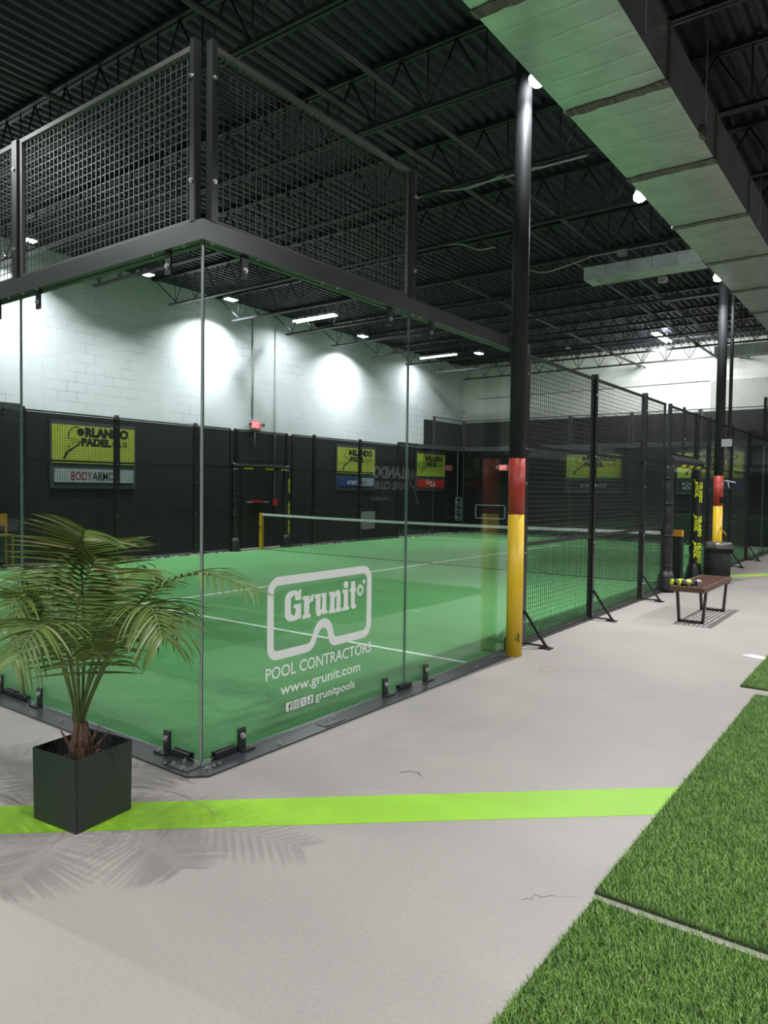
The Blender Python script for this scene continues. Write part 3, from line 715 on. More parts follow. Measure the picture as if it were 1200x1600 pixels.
# ------------------------------------------------------------------ mesh panels
def wires(b, w, h, pitch=0.05, r=0.0021, x0=0.0, z0=0.0):
    n = int(round(w/pitch)); m = int(round(h/pitch)); q = r
    for i in range(1, n):
        x = x0+w*i/n; box(b, x-q, x+q, -q, q, z0, z0+h)
    for j in range(1, m):
        z = z0+h*j/m; box(b, x0, x0+w, -3*q, -q, z-q, z+q)
def mesh_panel(label, w, h, z, rails=(), group=None, tw=0.03, fm='frame'):
    t = thing('mesh_panel', label, 'mesh panel', (0,0,z), 0, group)
    b = nb()
    box(b, 0, w, -tw/2, tw/2, h-tw, h); box(b, 0, w, -tw/2, tw/2, 0, tw); box(b, 0, tw, -tw/2, tw/2, tw, h-tw); box(b, w-tw, w, -tw/2, tw/2, tw, h-tw)
    obj('panel_frame', b, fm, t)
    for k in rails:
        b = nb(); box(b, tw, w-tw, -tw/2-0.002, tw/2+0.002, k-0.018, k+0.018); obj('cross_rail', b, 'frame', t)
    b = nb(); wires(b, w-2*tw, h-2*tw, x0=tw, z0=tw); obj('wire_mesh', b, 'wire' if fm == 'rail' else 'wire2', t)
    return t
u0 = mesh_panel('upper black wire mesh panel above the glass, right of the corner', 1.92, 0.98, 3.045, fm='rail'); u0.location = (0.06, 0, 3.045)
dup(u0, (18.04, 0, 3.045), 0, 'distant upper mesh panel above the aisle glass by the back wall')
dup(u0, (18.04, 10, 3.045), 0, 'distant upper mesh panel above the glass at the far left corner')
dup(u0, (0.06, 10, 3.045), 0, 'upper mesh panel above the left wall glass beyond the view')
for k in range(5):
    dup(u0, (0, 2.0*k+0.06, 3.045), PI/2, ('upper black wire mesh panel above the glass, left of the corner', 'upper wire mesh panel cut off at the left edge of the photo')[k] if k < 2 else 'upper wire mesh panel beyond the left edge of the view', None if k < 2 else 'upper mesh panels')
    dup(u0, (20.0, 2.0*k+0.06, 3.045), PI/2, 'distant upper mesh panel across the far end of the court', 'upper mesh panels of the far end')
# short upper posts
def short_post(x, y, label, group=None, wx=0.04, wy=0.06, h=0.985, bolt=(0,-1,0)):
    t = thing('upper_post', label, 'post', (x, y, 3.04), 0, group)
    b = nb(); box(b, -wx/2, wx/2, -wy/2, wy/2, 0, h); obj('shaft', b, 'frame', t, bevel=0.003)
    b = nb(); bv = Vector(bolt)
    for z in (0.22, 0.78): disc_bolt(b, Vector((0,0,z)) + Vector((bv.x*wx/2, bv.y*wy/2, 0)), bolt, 0.014, 0.014)
    obj('bolt', b, 'bolt', t)
short_post(0.030, -0.030, 'right one of the two black upper posts at the cage corner', wx=0.035, wy=0.05)
short_post(-0.030, 0.035, 'left one of the two black upper posts at the cage corner', wx=0.05, wy=0.035, bolt=(-1,0,0))
short_post(2.0, -0.02, 'black upper post at the right end of the upper mesh')
short_post(0.0, 2.03, 'black upper post at the left edge of the view', wx=0.06, wy=0.07, bolt=(-1,0,0))
for y in (4.0, 6.0, 8.0): short_post(0.0, y+0.03, 'black upper post beyond the left edge of the view', 'upper posts', wx=0.06, wy=0.06)
for y in (0.0, 2.0, 4.0, 6.0, 8.0, 10.0): short_post(20.0, y+0.02, 'distant black upper post across the far end of the court', 'upper posts of the far end', wx=0.06, wy=0.06)
for x, y in ((18.0, 0.0), (18.0, 10.0)): short_post(x, y, 'distant black upper post where the upper mesh ends, ' + ('aisle side' if y == 0 else 'left wall side'), wx=0.06, wy=0.06)

# lower fence, both long sides
F = [(4.11, 1.85), (6.04, 1.92), (8.04, 1.0), (11.12, 0.84), (12.04, 1.92), (14.04, 1.875)]
names = ['first mesh fence panel past the yellow column', 'second mesh fence panel from the yellow column', 'narrow mesh fence panel left of the padded gateway', 'narrow mesh fence panel right of the padded gateway', 'mesh fence panel behind the far column', 'distant mesh fence panel before the far glass']
for side, y in ((0, 0.0), (1, 10.0)):
    for (x, w_), nm in zip(F, names):
        lab = nm if side == 0 else {0: 'mesh fence panel on the left wall side, over the first yellow sign', 1: 'mesh fence panel on the left wall side, behind the glass corner', 2: 'narrow mesh fence panel left of the wall-side gateway', 3: 'narrow mesh fence panel right of the wall-side gateway', 4: 'mesh fence panel on the left wall side, before the middle yellow sign', 5: 'mesh fence panel on the left wall side, right of the middle yellow sign'}[names.index(nm)]
        t = mesh_panel(lab, w_, 2.93, 0.02, rails=(1.0, 2.0)); t.location = (x, y, 0.03)
    # over the gate
    t = mesh_panel('mesh panel above the padded gateway on the aisle side' if side == 0 else 'mesh panel above the wall-side gateway', 1.68, 0.79, 2.17); t.location = (9.25, y, 2.17)
def fence_post(x, y, label, out_=-1, h=3.0, brace=True, w_=0.07, zb=0.0):
    t = thing('fence_post', label, 'fence post', (x, y, zb))
    b = nb(); box(b, -w_/2, w_/2, -w_/2, w_/2, 0, h); obj('shaft', b, 'frame', t, bevel=0.004)
    b = nb()
    for z in ([0.25, 0.95, 1.65, 2.0, 2.75] if h > 2 else [0.3]): disc_bolt(b, (-w_*0.1, -w_/2, z), (0,-1,0), 0.013, 0.012)
    obj('bolt', b, 'bolt', t)
    if brace:
        b = nb(); tube(b, [(0.01, out_*w_/2, 0.36), (0.03, out_*0.27, 0.02)], 0.017, 4, smooth=False, phase=PI/4)
        tube(b, [(0.03, out_*0.04, 0.025), (0.03, out_*0.29, 0.025)], 0.012, 4, smooth=False, phase=PI/4)
        box(b, -0.01, 0.09, out_*0.20, out_*0.32, 0.001, 0.012); obj('foot_brace', b, 'frame', t)
        b = nb(); disc_bolt(b, (0.06, out_*0.28, 0.012), (0,0,1), 0.011, 0.012); obj('anchor_bolt', b, 'bolt', t)
for x, lab in ((4.07, 'black fence post directly behind the nearest yellow column'), (6.0, 'black fence post, second along the aisle fence'), (8.0, 'black fence post left of the padded gateway'), (12.0, 'black fence post just left of the far column'), (14.0, 'black fence post just right of the far column'), (15.955, 'distant black fence post where the far glass begins')):
    fence_post(x, 0.0, lab)
fence_post(10.0, -0.042, 'thin black post above the middle of the padded gateway', brace=False, w_=0.04, h=0.83, zb=2.16)
for x, lab in ((4.07, 'black wall-side fence post at the far left behind the palm'), (6.0, 'black wall-side fence post in front of the left yellow sign'), (8.0, 'black wall-side fence post just left of the glass corner'), (12.0, 'black wall-side fence post right of the exit door'), (14.0, 'black wall-side fence post in front of the middle yellow sign'), (15.955, 'black wall-side fence post right of the middle yellow sign')):
    fence_post(x, 10.0, lab, 1, brace=False)
# bottom frames rails of the fence on the floor
b = nb(); box(b, 4.1, 9.2, -0.03, 0.03, 0.0, 0.03); tag(obj('floor_rail', b, 'frame'), 'black floor rail under the mesh fence left of the gateway', 'rail')
b = nb(); box(b, 11.0, 16.0, -0.03, 0.03, 0.0, 0.03); tag(obj('floor_rail', b, 'frame'), 'black floor rail under the mesh fence right of the gateway', 'rail')
# distant fence beyond the court (next enclosure)
fence_post(19.3, -0.75, 'distant tall black post at the right edge of the photo', brace=False, h=4.1, w_=0.08)

# ------------------------------------------------------------------ net
nt_ = thing('padel_net', 'black padel net with white tape across the middle of the court', 'net', (10.0, 5.0, 0))
def ztop(y): return 0.88 + 0.04*((y-5)/5)**2
b = nb(); N = 40
for i in range(N):
    y0, y1 = 0.06+9.84*i/N, 0.06+9.84*(i+1)/N; a, c = ztop(y0), ztop(y1)
    for sx in (-0.006, 0.006): quad(b, [(10+sx, y0, a-0.055), (10+sx, y1, c-0.055), (10+sx, y1, c), (10+sx, y0, a)][::(1 if sx > 0 else -1)])
    quad(b, [(9.994, y0, a), (10.006, y0, a), (10.006, y1, c), (9.994, y1, c)])
obj('net_tape', b, 'tape', nt_, world=True)
b = nb(); n = 224; q = 0.0014
for i in range(n+1):
    y = 0.06+9.84*i/n; box(b, 10-q, 10+q, y-q, y+q, 0.03, ztop(y)-0.05)
for j in range(19):
    z = 0.03+0.045*j; tube(b, [(10, 0.06, z), (10, 9.9, z)], q*1.2 if j else 0.006, 4)
obj('net_cord', b, 'net', nt_, world=True)
for y, lab, m in ((9.93, 'amber net post at the left wall end of the net', 'amber'), (-0.0, 'black padded net post with orange cap inside the gateway', 'vinyl')):
    t = thing('net_post', lab, 'net post', (10.0, y, 0))
    if m == 'amber':
        b = nb(); box(b, -0.04, 0.04, -0.04, 0.04, 0.014, 0.93); obj('shaft', b, 'amber', t, bevel=0.006)
        b = nb(); cyl(b, -0.045, 0, 0.55, 0.62, 0.012, 8); obj('crank', b, 'frame', t)
    else:
        b = nb(); box(b, -0.07, 0.07, -0.07, 0.07, 0.0, 0.84); obj('pad', b, 'vinyl', t, bevel=0.015)
        b = nb(); box(b, -0.068, 0.068, -0.068, 0.068, 0.84, 0.945); obj('cap', b, 'orange', t, bevel=0.012)

# ------------------------------------------------------------------ sign logo builder
def logo(bm, org, ux, s, mi=0, mi2=None, club=True):
    """racket and ORLANDO / PADEL lettering; s = total width; org = lower left of the racket handle"""
    O = Vector(org); U = Vector(ux); Z = Vector((0,0,1))
    pl = lambda u, v: tuple(O + U*(u*s) + Z*(v*s))
    # racket: handle, shaft, head arc, ball
    poly(bm, [(0.0,0.0),(0.03,-0.012),(0.085,0.085),(0.055,0.105)], pl, mi=mi)
    for k in range(3): pass
    poly(bm, [(0.065,0.10),(0.10,0.09),(0.155,0.135),(0.235,0.185),(0.265,0.235),(0.25,0.245),(0.225,0.205),(0.15,0.155),(0.09,0.125)], pl, mi=mi)
    poly(bm, [(0.07,0.13),(0.095,0.155),(0.10,0.185),(0.085,0.175)], pl, mi=mi)
    a_o = [(0.20+0.125*math.cos(math.radians(a)), 0.315+0.125*math.sin(math.radians(a))) for a in range(75, 215, 10)]
    a_i = [(0.20+0.112*math.cos(math.radians(a)), 0.315+0.112*math.sin(math.radians(a))) for a in range(75, 215, 10)]
    for i in range(len(a_o)-1): poly(bm, [a_o[i], a_o[i+1], a_i[i+1], a_i[i]], pl, mi=mi)
    poly(bm, [(0.258+0.054*math.cos(math.radians(a)), 0.368+0.054*math.sin(math.radians(a))) for a in range(0, 360, 20)], pl, mi=mi if mi2 is None else mi2)
    for i in range(4):
        for j in range(3):
            cx, cz = 0.115+0.035*i+0.01*j, 0.275-0.03*j-0.005*i
            poly(bm, [(cx+0.008*math.cos(math.radians(a)), cz+0.008*math.sin(math.radians(a))) for a in range(0, 360, 60)], pl, mi=mi)
    text_bm(bm, 'RLANDO', 0.165*s, O+U*(0.325*s)+Z*(0.315*s), U, Z, offset=0.07, width=0.675*s, mi=mi)
    text_bm(bm, 'PADEL', 0.135*s, O+U*(0.265*s)+Z*(0.19*s), U, Z, offset=0.07, width=0.46*s, mi=mi)
    if club: text_bm(bm, 'CLUB', 0.115*s, O+U*(0.735*s)+Z*(0.19*s), U, Z, offset=0.0, width=0.25*s, mi=mi)

def wall_sign(label, x, y, ux, w_, kind):
    """a yellow club panel over a sponsor strip on a dark board; (x, y) = left end seen from the court"""
    t = thing('wall_sign', label, 'sign', (x, y, 2.0))
    U = Vector(ux); Nn = Vector((0,0,1)).cross(U)*1.0
    Nn = U.cross(Vector((0,0,1)))     # towards the viewer on the court
    O = Vector((x, y, 0))
    def slab(bm, u0, u1, z0, z1, d0, d1):
        P = [O+U*u+Nn*d+Vector((0,0,z)) for z in (z0, z1) for (u, d) in ((u0,d0),(u1,d0),(u1,d1),(u0,d1))]
        v = [bm.verts.new(p) for p in P]
        for q in ((0,3,2,1),(4,5,6,7),(0,1,5,4),(1,2,6,5),(2,3,7,6),(3,0,4,7)): bm.faces.new([v[i] for i in q])
        bmesh.ops.recalc_face_normals(bm, faces=bm.faces)
    b = nb(); slab(b, -0.03, w_+0.05, 1.50, 2.86, 0.0, 0.03); obj('board', b, 'board', t, world=True)
    b = nb(); slab(b, 0.0, w_, 2.01, 2.78, 0.031, 0.045); obj('yellow_panel', b, 'poster', t, world=True)
    b = nb(); logo(b, O+U*(w_*0.12)+Nn*0.047+Vector((0,0,2.10)), U, w_*0.80); obj('lettering', b, 'ink', t, world=True)
    b = nb(); m = {'body': 'silver', 'smart': 'blue', 'cola': 'cola', 'dark': 'ink', 'power': 'ink'}[kind]
    slab(b, 0.05, w_-0.02, 1.62, 1.90, 0.031, 0.045); obj('sponsor_strip', b, m, t, world=True)
    D = Nn*0.047
    if kind == 'body':
        b = nb(); text_bm(b, 'BODY', 0.25, O+U*0.40+D+Vector((0,0,1.67)), U, UZ, offset=0.012, width=0.46); obj('lettering', b, 'darkred', t, world=True)
        b = nb(); text_bm(b, 'ARMOR', 0.25, O+U*0.87+D+Vector((0,0,1.67)), U, UZ, offset=0.012, width=0.62); obj('lettering', b, 'ink', t, world=True)
    elif kind == 'smart':
        b = nb(); slab(b, 0.95, w_-0.06, 1.64, 1.88, 0.045, 0.05); obj('pale_half', b, 'silver', t, world=True)
        b = nb(); text_bm(b, 'smart', 0.22, O+U*0.48+D+Vector((0,0,1.69)), U, UZ, offset=0.01, width=0.44); obj('lettering', b, 'white', t, world=True)
        b = nb(); text_bm(b, 'meter', 0.22, O+U*1.0+Nn*0.052+Vector((0,0,1.69)), U, UZ, offset=0.01, width=0.42); obj('lettering', b, 'blue', t, world=True)
    elif kind == 'cola':
        b = nb(); text_bm(b, 'Coca', 0.24, O+U*0.55+D+Vector((0,0,1.74)), U, UZ, offset=0.01, width=0.34, shear=0.35); text_bm(b, 'Cola', 0.24, O+U*0.80+D+Vector((0,0,1.66)), U, UZ, offset=0.01, width=0.34, shear=0.35)
        obj('lettering', b, 'white', t, world=True)
    elif kind == 'dark':
        b = nb(); text_bm(b, 'IL M', 0.17, O+U*0.52+D+Vector((0,0,1.70)), U, UZ, offset=0.0, width=0.26); text_bm(b, 'OVER', 0.17, O+U*1.02+D+Vector((0,0,1.70)), U, UZ, offset=0.0, width=0.38)
        obj('lettering', b, 'greytext', t, world=True)
    else:
        b = nb(); text_bm(b, 'POWER', 0.15, O+U*0.14+D+Vector((0,0,1.77)), U, UZ, offset=0.015, width=0.52); text_bm(b, 'ADE', 0.15, O+U*0.14+D+Vector((0,0,1.65)), U, UZ, offset=0.015, width=0.30)
        obj('lettering', b, 'greytext', t, world=True)
        b = nb(); slab(b, 1.0, w_-0.05, 1.64, 1.88, 0.045, 0.05); obj('blue_half', b, 'blue', t, world=True)
    return t
wall_sign('yellow-green wall sign above a pale BODYARMOR strip, at left behind the palm', 4.93, 10.595, (1,0,0), 1.86, 'body')
wall_sign('yellow-green wall sign above a blue and silver strip', 13.63, 10.595, (1,0,0), 1.82, 'smart')
wall_sign('yellow-green wall sign above a red strip, near the far corner', 17.84, 10.595, (1,0,0), 1.78, 'cola')
wall_sign('yellow-green sign on the back wall above a black strip, left of the gateway', 20.895, 6.46, (0,-1,0), 1.87, 'dark')
wall_sign('yellow-green sign on the back wall behind the gateway, black and blue strip', 20.895, 2.84, (0,-1,0), 1.86, 'power')
# large sign on the opposite wall: seen mirrored in the aisle glass
t = thing('wall_banner', 'white club lettering with racket on the opposite wall, seen mirrored in the glass', 'sign', (16.8, YB+0.02, 1.9))
b = nb()
O = Vector((15.3, YB+0.02, 0)); U = Vector((-1,0,0)); Zv = Vector((0,0,1))
text_bm(b, 'RLANDO', 0.50, Vector((17.40, YB+0.02, 1.92)), U, Zv, offset=0.045, width=2.02)
text_bm(b, 'PADEL CLUB', 0.34, Vector((17.35, YB+0.02, 1.55)), U, Zv, offset=0.03, width=1.85)
text_bm(b, 'orlandopadelclub', 0.17, Vector((16.25, YB+0.02, 1.20)), U, Zv, width=0.95)
obj('lettering', b, 'white', t, world=True)
b = nb(); pl = lambda u, v: (17.62-u, YB+0.02, v)
ribbon(b, [(0.24*math.cos(math.radians(a))*0.8-0.02, 1.92+0.33*math.sin(math.radians(a))) for a in range(0,360,20)], [(0.205*math.cos(math.radians(a))*0.8-0.02, 1.92+0.29*math.sin(math.radians(a))) for a in range(0,360,20)], pl)
poly(b, [(-0.10,1.62),(-0.05,1.60),(-0.32,1.0),(-0.37,1.02)], pl); obj('racket_outline', b, 'white', t, world=True)
b = nb(); poly(b, [(0.12*math.cos(math.radians(a)), 2.03+0.14*math.sin(math.radians(a))) for a in range(0,360,20)], pl); obj('ball_mark', b, 'poster', t, world=True)

# ------------------------------------------------------------------ left wall door, exit signs, conduits
t = thing('exit_door', 'black exit door in the left wall with a red push bar', 'door', (10.4, 10.6, 0))
b = nb(); box(b, 9.86, 11.00, 10.57, 10.598, 0.0, 2.12); box(b, 9.93, 10.93, 10.545, 10.57, 0.01, 2.05); obj('door_leaf', b, 'dooor', t, world=True)
b = nb(); box(b, 10.05, 10.80, 10.49, 10.515, 1.17, 1.195); obj('push_bar', b, 'silver', t, world=True)
b = nb(); box(b, 10.22, 10.60, 10.485, 10.54, 1.16, 1.235); obj('bar_cover', b, 'darkred', t, world=True)
def exit_sign(label, loc, ux, heads=True, hs=0.5):
    t = thing('exit_sign', label, 'exit sign', loc)
    U = Vector(ux); Nn = U.cross(Vector((0,0,1))); O = Vector(loc)
    def bx(bm, u0, u1, z0, z1, d0, d1):
        v = [bm.verts.new(O+U*u+Nn*d+Vector((0,0,z))) for z in (z0, z1) for (u, d) in ((u0,d0),(u1,d0),(u1,d1),(u0,d1))]
        for q in ((0,3,2,1),(4,5,6,7),(0,1,5,4),(1,2,6,5),(2,3,7,6),(3,0,4,7)): bm.faces.new([v[i] for i in q])
        bmesh.ops.recalc_face_normals(bm, faces=bm.faces)
    b = nb(); bx(b, -0.17, 0.17, -0.11, 0.11, 0.0, 0.05); obj('housing', b, 'lamp', t, world=True)
    b = nb(); bx(b, -0.155, 0.155, -0.095, 0.095, 0.05, 0.056); obj('face', b, 'exit', t, world=True)
    b = nb(); text_bm(b, 'EXIT', 0.19, O-U*0.125+Nn*0.058-Vector((0,0,0.065)), U, UZ, offset=0.02, width=0.25); obj('lettering', b, 'exit_t', t, world=True)
    if heads:
        for s in (-1, 1):
            b = nb(); c = O+U*(s*0.22)+Nn*0.04+Vector((0,0,0.02)); tube(b, [c, c+Nn*0.06-Vector((0,0,0.02))], [0.045,0.055], 12); obj('lamp_head', b, 'lamp', t, world=True)
exit_sign('red EXIT sign with two lamp heads on the white left wall', (10.36, 10.59, 3.17), (1,0,0))
exit_sign('red EXIT sign low on the back wall, just left of the nearest column', (20.89, 8.85, 2.37), (0,-1,0))
conduit([(10.28, 10.58, 5.9), (10.28, 10.58, 3.30)], 'thin conduit dropping to the exit sign on the left wall', r=0.016)
conduit([(10.36, 10.57, 3.05), (10.36, 10.57, 2.55)], 'short cord hanging below the left exit sign', r=0.008)
t = conduit([(11.08, 10.58, 5.75), (11.08, 10.58, 1.25)], 'thin conduit dropping to the red pull station beside the door', r=0.016)
b = nb(); box(b, 11.02, 11.15, 10.52, 10.598, 1.08, 1.25); o = tag(obj('pull_station', b, 'cola', bevel=0.005), 'small red fire alarm pull station on the black left wall', 'alarm')
conduit([(20.55, 10.57, 2.95), (20.55, 10.57, 0.30)], 'thin pale conduit on the black wall by the far corner', r=0.016)
t = thing('security_camera', 'small white dome camera in the far corner on the white wall', 'camera', (20.80, 10.5, 4.47))
b = nb(); box(b, -0.05, 0.08, -0.02, 0.09, -0.02, 0.03); obj('mount', b, 'lamp', t)
b = nb(); bmesh.ops.create_uvsphere(b, u_segments=14, v_segments=8, radius=0.055, matrix=Matrix.Translation((0,-0.03,-0.05))); obj('dome', b, 'lamp', t, smooth=True)
t = thing('security_camera', 'dark dome camera hanging under the joist above the mesh fence', 'camera', (16.3, 4.6, 5.42))
b = nb(); cyl(b, 0, 0, 0.0, 0.08, 0.07, 14); obj('mount', b, 'lamp', t)
b = nb(); bmesh.ops.create_uvsphere(b, u_segments=14, v_segments=8, radius=0.07, matrix=Matrix.Translation((0,0,0.0))); obj('dome', b, 'column', t, smooth=True)
b = nb(); tube(b, [(20.87, 9.9, 4.9), (20.87, 6.0, 4.93), (20.87, 1.97, 4.95)], 0.008, 5); tag(obj('wall_cable', b, 'pipe'), 'thin dark cable strung across the white back wall', 'cable')
# diagonal braces from the last joist to the back wall
for y, lab in ((3.9, 'diagonal steel brace on the back wall, above the mesh fence'), (0.9, 'diagonal dark steel brace on the back wall, left of the far duct')):
    b = nb(); tube(b, [(19.0, y+0.05, 5.52), (20.86, y, 5.52)], 0.02, 6); tag(obj('bridging_bar', b, 'pipe'), lab, 'brace')
# small things along the far side of the court
t = thing('storage_rack', 'small pale rack with three openings standing by the far left corner', 'rack', (20.3, 10.35, 0))
b = nb()
for k in range(3):
    z0 = 0.42+0.27*k
    box(b, 20.08, 20.50, 10.33, 10.37, z0, z0+0.045); box(b, 20.08, 20.14, 10.33, 10.37, z0, z0+0.27); box(b, 20.44, 20.50, 10.33, 10.37, z0, z0+0.27); box(b, 20.22, 20.34, 10.33, 10.37, z0+0.10, z0+0.16)
box(b, 20.08, 20.50, 10.33, 10.37, 1.23, 1.28); obj('panel', b, 'silver', t, world=True)
b = nb(); box(b, 20.10, 20.14, 10.32, 10.52, 0.0, 0.42); box(b, 20.44, 20.48, 10.32, 10.52, 0.0, 0.42); obj('leg', b, 'frame', t, world=True)
t = thing('whiteboard_frame', 'pale rectangular frame low on the back wall behind the far glass', 'frame', (20.86, 9.4, 0.75))
b = nb()
for q in ((8.75, 9.98, 0.98, 1.02), (8.75, 9.98, 0.50, 0.54), (9.94, 9.98, 0.50, 1.02), (8.75, 8.79, 0.50, 1.02)): box(b, 20.86, 20.895, q[0], q[1], q[2], q[3])
obj('rim', b, 'silver', t, world=True)
b = nb(); box(b, 14.7, 15.5, 10.56, 10.595, 0.30, 0.85); tag(obj('notice_sheet', b, 'paper'), 'pale notice sheet low on the left wall behind the net', 'notice')
b = nb()
for x0, x1 in ((4.2, 8.1), (8.3, 8.95), (11.3, 13.3), (16.0, 20.5)): box(b, x0, x1, 9.90, 9.965, 0.0145, 0.035)
tag(obj('sand_litter', b, 'sandw'), 'broken line of white sand litter behind the wall-side fence', 'litter', kind='stuff')
for i, (x, y) in enumerate(((15.7, 9.2), (19.3, 9.0))):
    b = nb(); bmesh.ops.create_uvsphere(b, u_segments=12, v_segments=8, radius=0.033, matrix=Matrix.Translation((x, y, 0.047)))
    tag(obj('tennis_ball', b, 'ball', smooth=True), ('yellow tennis ball on the far court turf, nearer the middle sign', 'yellow tennis ball on the far court turf, near the far corner')[i], 'ball')
t = thing('wall_chair', 'small yellow chair seen past the far left end of the court', 'chair', (3.85, 10.3, 0))
b = nb()
for x in (3.72, 3.98):
    for y in (10.2, 10.45): box(b, x-0.015, x+0.015, y-0.015, y+0.015, 0, 0.62 if y < 10.3 else 1.0)
obj('leg', b, 'amber', t, world=True)
b = nb(); box(b, 3.70, 4.0, 10.18, 10.47, 0.62, 0.65); obj('seat', b, 'amber', t, world=True)
b = nb(); box(b, 3.70, 4.0, 10.44, 10.47, 0.8, 1.02); obj('backrest', b, 'amber', t, world=True)

# ------------------------------------------------------------------ padded gateways
def gateway(y, out_, label, rotated=False):
    t = thing('padded_gateway', label, 'gateway', (10.09, y, 0))
    for k, x in enumerate((9.21, 10.97)):
        b = nb(); box(b, x-0.025, x+0.025, y-0.025, y+0.025, 0.0, 2.97); obj('gate_post', b, 'frame', t, world=True)
        b = nb(); pts = []; R = []
        for i in range(25):
            z = 0.30+1.72*i/24; pts.append((x+0.006*math.sin(i*1.3), y+0.006*math.cos(i*1.7), z)); R.append(0.085+0.006*math.sin(i*2.1))
        tube(b, pts, R, 18); o = obj('post_pad', b, 'vinyl', t, world=True)
        b = nb(); tube(b, [(x,y,0.02),(x,y,0.1),(x,y,0.24),(x,y,0.34)], [0.15,0.14,0.12,0.092], 18); obj('foot_skirt', b, 'vinyl', t, world=True)
        b = nb()
        for z in (0.42, 0.9, 1.4, 1.8): cyl(b, x, y, z-0.008, z+0.008, 0.094, 18)
        obj('strap', b, 'frame', t, world=True)
    b = nb(); pts = []; R = []
    for i in range(21):
        x = 9.12+1.96*i/20; pts.append((x, y+out_*0.03, 2.07+0.005*math.sin(i*1.9))); R.append(0.083+0.006*math.sin(i*2.7))
    tube(b, pts, R, 18); obj('crossbar_pad', b, 'vinyl', t, world=True)
    # vertical lettering on the inner faces of the right sleeve and small patches on the crossbar
    b = nb()
    if out_ < 0:
        for zc in (1.62, 1.02, 0.55):
            b = nb()
            # lettering reads downwards on the face that looks to the camera
            N = Vector((-0.80, -0.60, 0)).normalized(); T = Vector((0,0,-1)); V2 = Vector((0.60, -0.80, 0)).normalized()
            o0 = Vector((10.97, y, zc)) + N*0.097
            text_bm(b, 'ORLANDO', 0.085, o0+T*(-0.14)+V2*0.015, T, V2, offset=0.04, width=0.36)
            text_bm(b, 'PADEL', 0.085, o0+T*(-0.08)-V2*0.055, T, V2, offset=0.04, width=0.21)
            q = lambda u, v: tuple(o0+V2*u+Vector((0,0,v)))
            poly(b, [(-0.085,0.19),(-0.07,0.185),(-0.035,0.11),(-0.05,0.105)], q)
            poly(b, [(-0.03+0.022*math.cos(math.radians(a)), 0.12+0.03*math.sin(math.radians(a))) for a in range(0,360,30)], q)
            obj('lettering', b, 'acid', t, world=True)
        b = nb()
        for xc in (9.75, 10.22, 10.70):
            for k in range(4):
                a0 = math.radians(-150+22*k); a1 = math.radians(-150+22*(k+1)); rr = 0.0925
                f = [(xc-0.13, a0), (xc+0.13, a0), (xc+0.13, a1), (xc-0.13, a1)]
                quad(b, [(x_, y+out_*0.03+rr*math.cos(a)*-1*(-1), 2.07+rr*math.sin(a)) for x_, a in f])
        o = obj('patch', b, 'acid', t, world=True)
        b = nb()
        for xc in (9.75, 10.22, 10.70):
            for (dx, wz, a) in ((-0.08, 0.03, -132), (0.02, 0.05, -112), (-0.02, 0.04, -95)):
                a0 = math.radians(a); a1 = math.radians(a+9); rr = 0.0935
                quad(b, [(x_, y+out_*0.03+rr*math.cos(q_), 2.07+rr*math.sin(q_)) for x_, q_ in ((xc+dx-wz, a0), (xc+dx+wz, a0), (xc+dx+wz, a1), (xc+dx-wz, a1))])
        obj('patch_print', b, 'ink', t, world=True)
    else:
        for zc in (1.62, 1.02, 0.55): text_bm(b, 'ORLANDO', 0.11, Vector((10.97, y-0.097, zc-0.0))+Vector((-0.03,0,0.17)), (0,0,-1), (1,0,0), offset=0.03, width=0.36)
        for xc in (9.6, 10.3, 10.85): text_bm(b, 'ORLANDO', 0.06, Vector((xc-0.15, y-0.065, 2.0)), (1,0,0), (0,0,1), offset=0.03, width=0.3)
        obj('lettering', b, 'acid', t, world=True)
    return t
gateway(-0.03, -1, 'black padded gateway with yellow lettering on the aisle side by the bench')
gateway(10.03, 1, 'black padded gateway with yellow lettering in front of the exit door')

# ------------------------------------------------------------------ bench
bn = thing('slatted_bench', 'brown slatted bench with black strap legs in the aisle', 'bench', (7.1, -1.03, 0))
BX0, BX1, BY0, BY1, BZ = 6.38, 7.90, -1.23, -0.84, 0.455
b = nb()
box(b, BX0, BX1, BY0, BY0+0.028, BZ-0.06, BZ); box(b, BX0, BX1, BY1-0.028, BY1, BZ-0.06, BZ)
box(b, BX0, BX0+0.028, BY0+0.0281, BY1-0.0281, BZ-0.06, BZ); box(b, BX1-0.028, BX1, BY0+0.0281, BY1-0.0281, BZ-0.06, BZ); obj('seat_frame', b, 'wood', bn, world=True, bevel=0.002)
for k in range(7):
    yy = BY0+0.028+(BY1-BY0-0.056)*(k+0.5)/7
    b = nb(); box(b, BX0+0.028, BX1-0.028, yy-0.0095, yy+0.0095, BZ-0.045, BZ-0.002); obj('seat_slat', b, 'wood', bn, world=True)
b = nb()
for k in range(1, 4):
    xx = BX0+(BX1-BX0)*k/4; box(b, xx-0.012, xx+0.012, BY0+0.028, BY1-0.028, BZ-0.058, BZ-0.045)
obj('cross_batten', b, 'wood', bn, world=True)
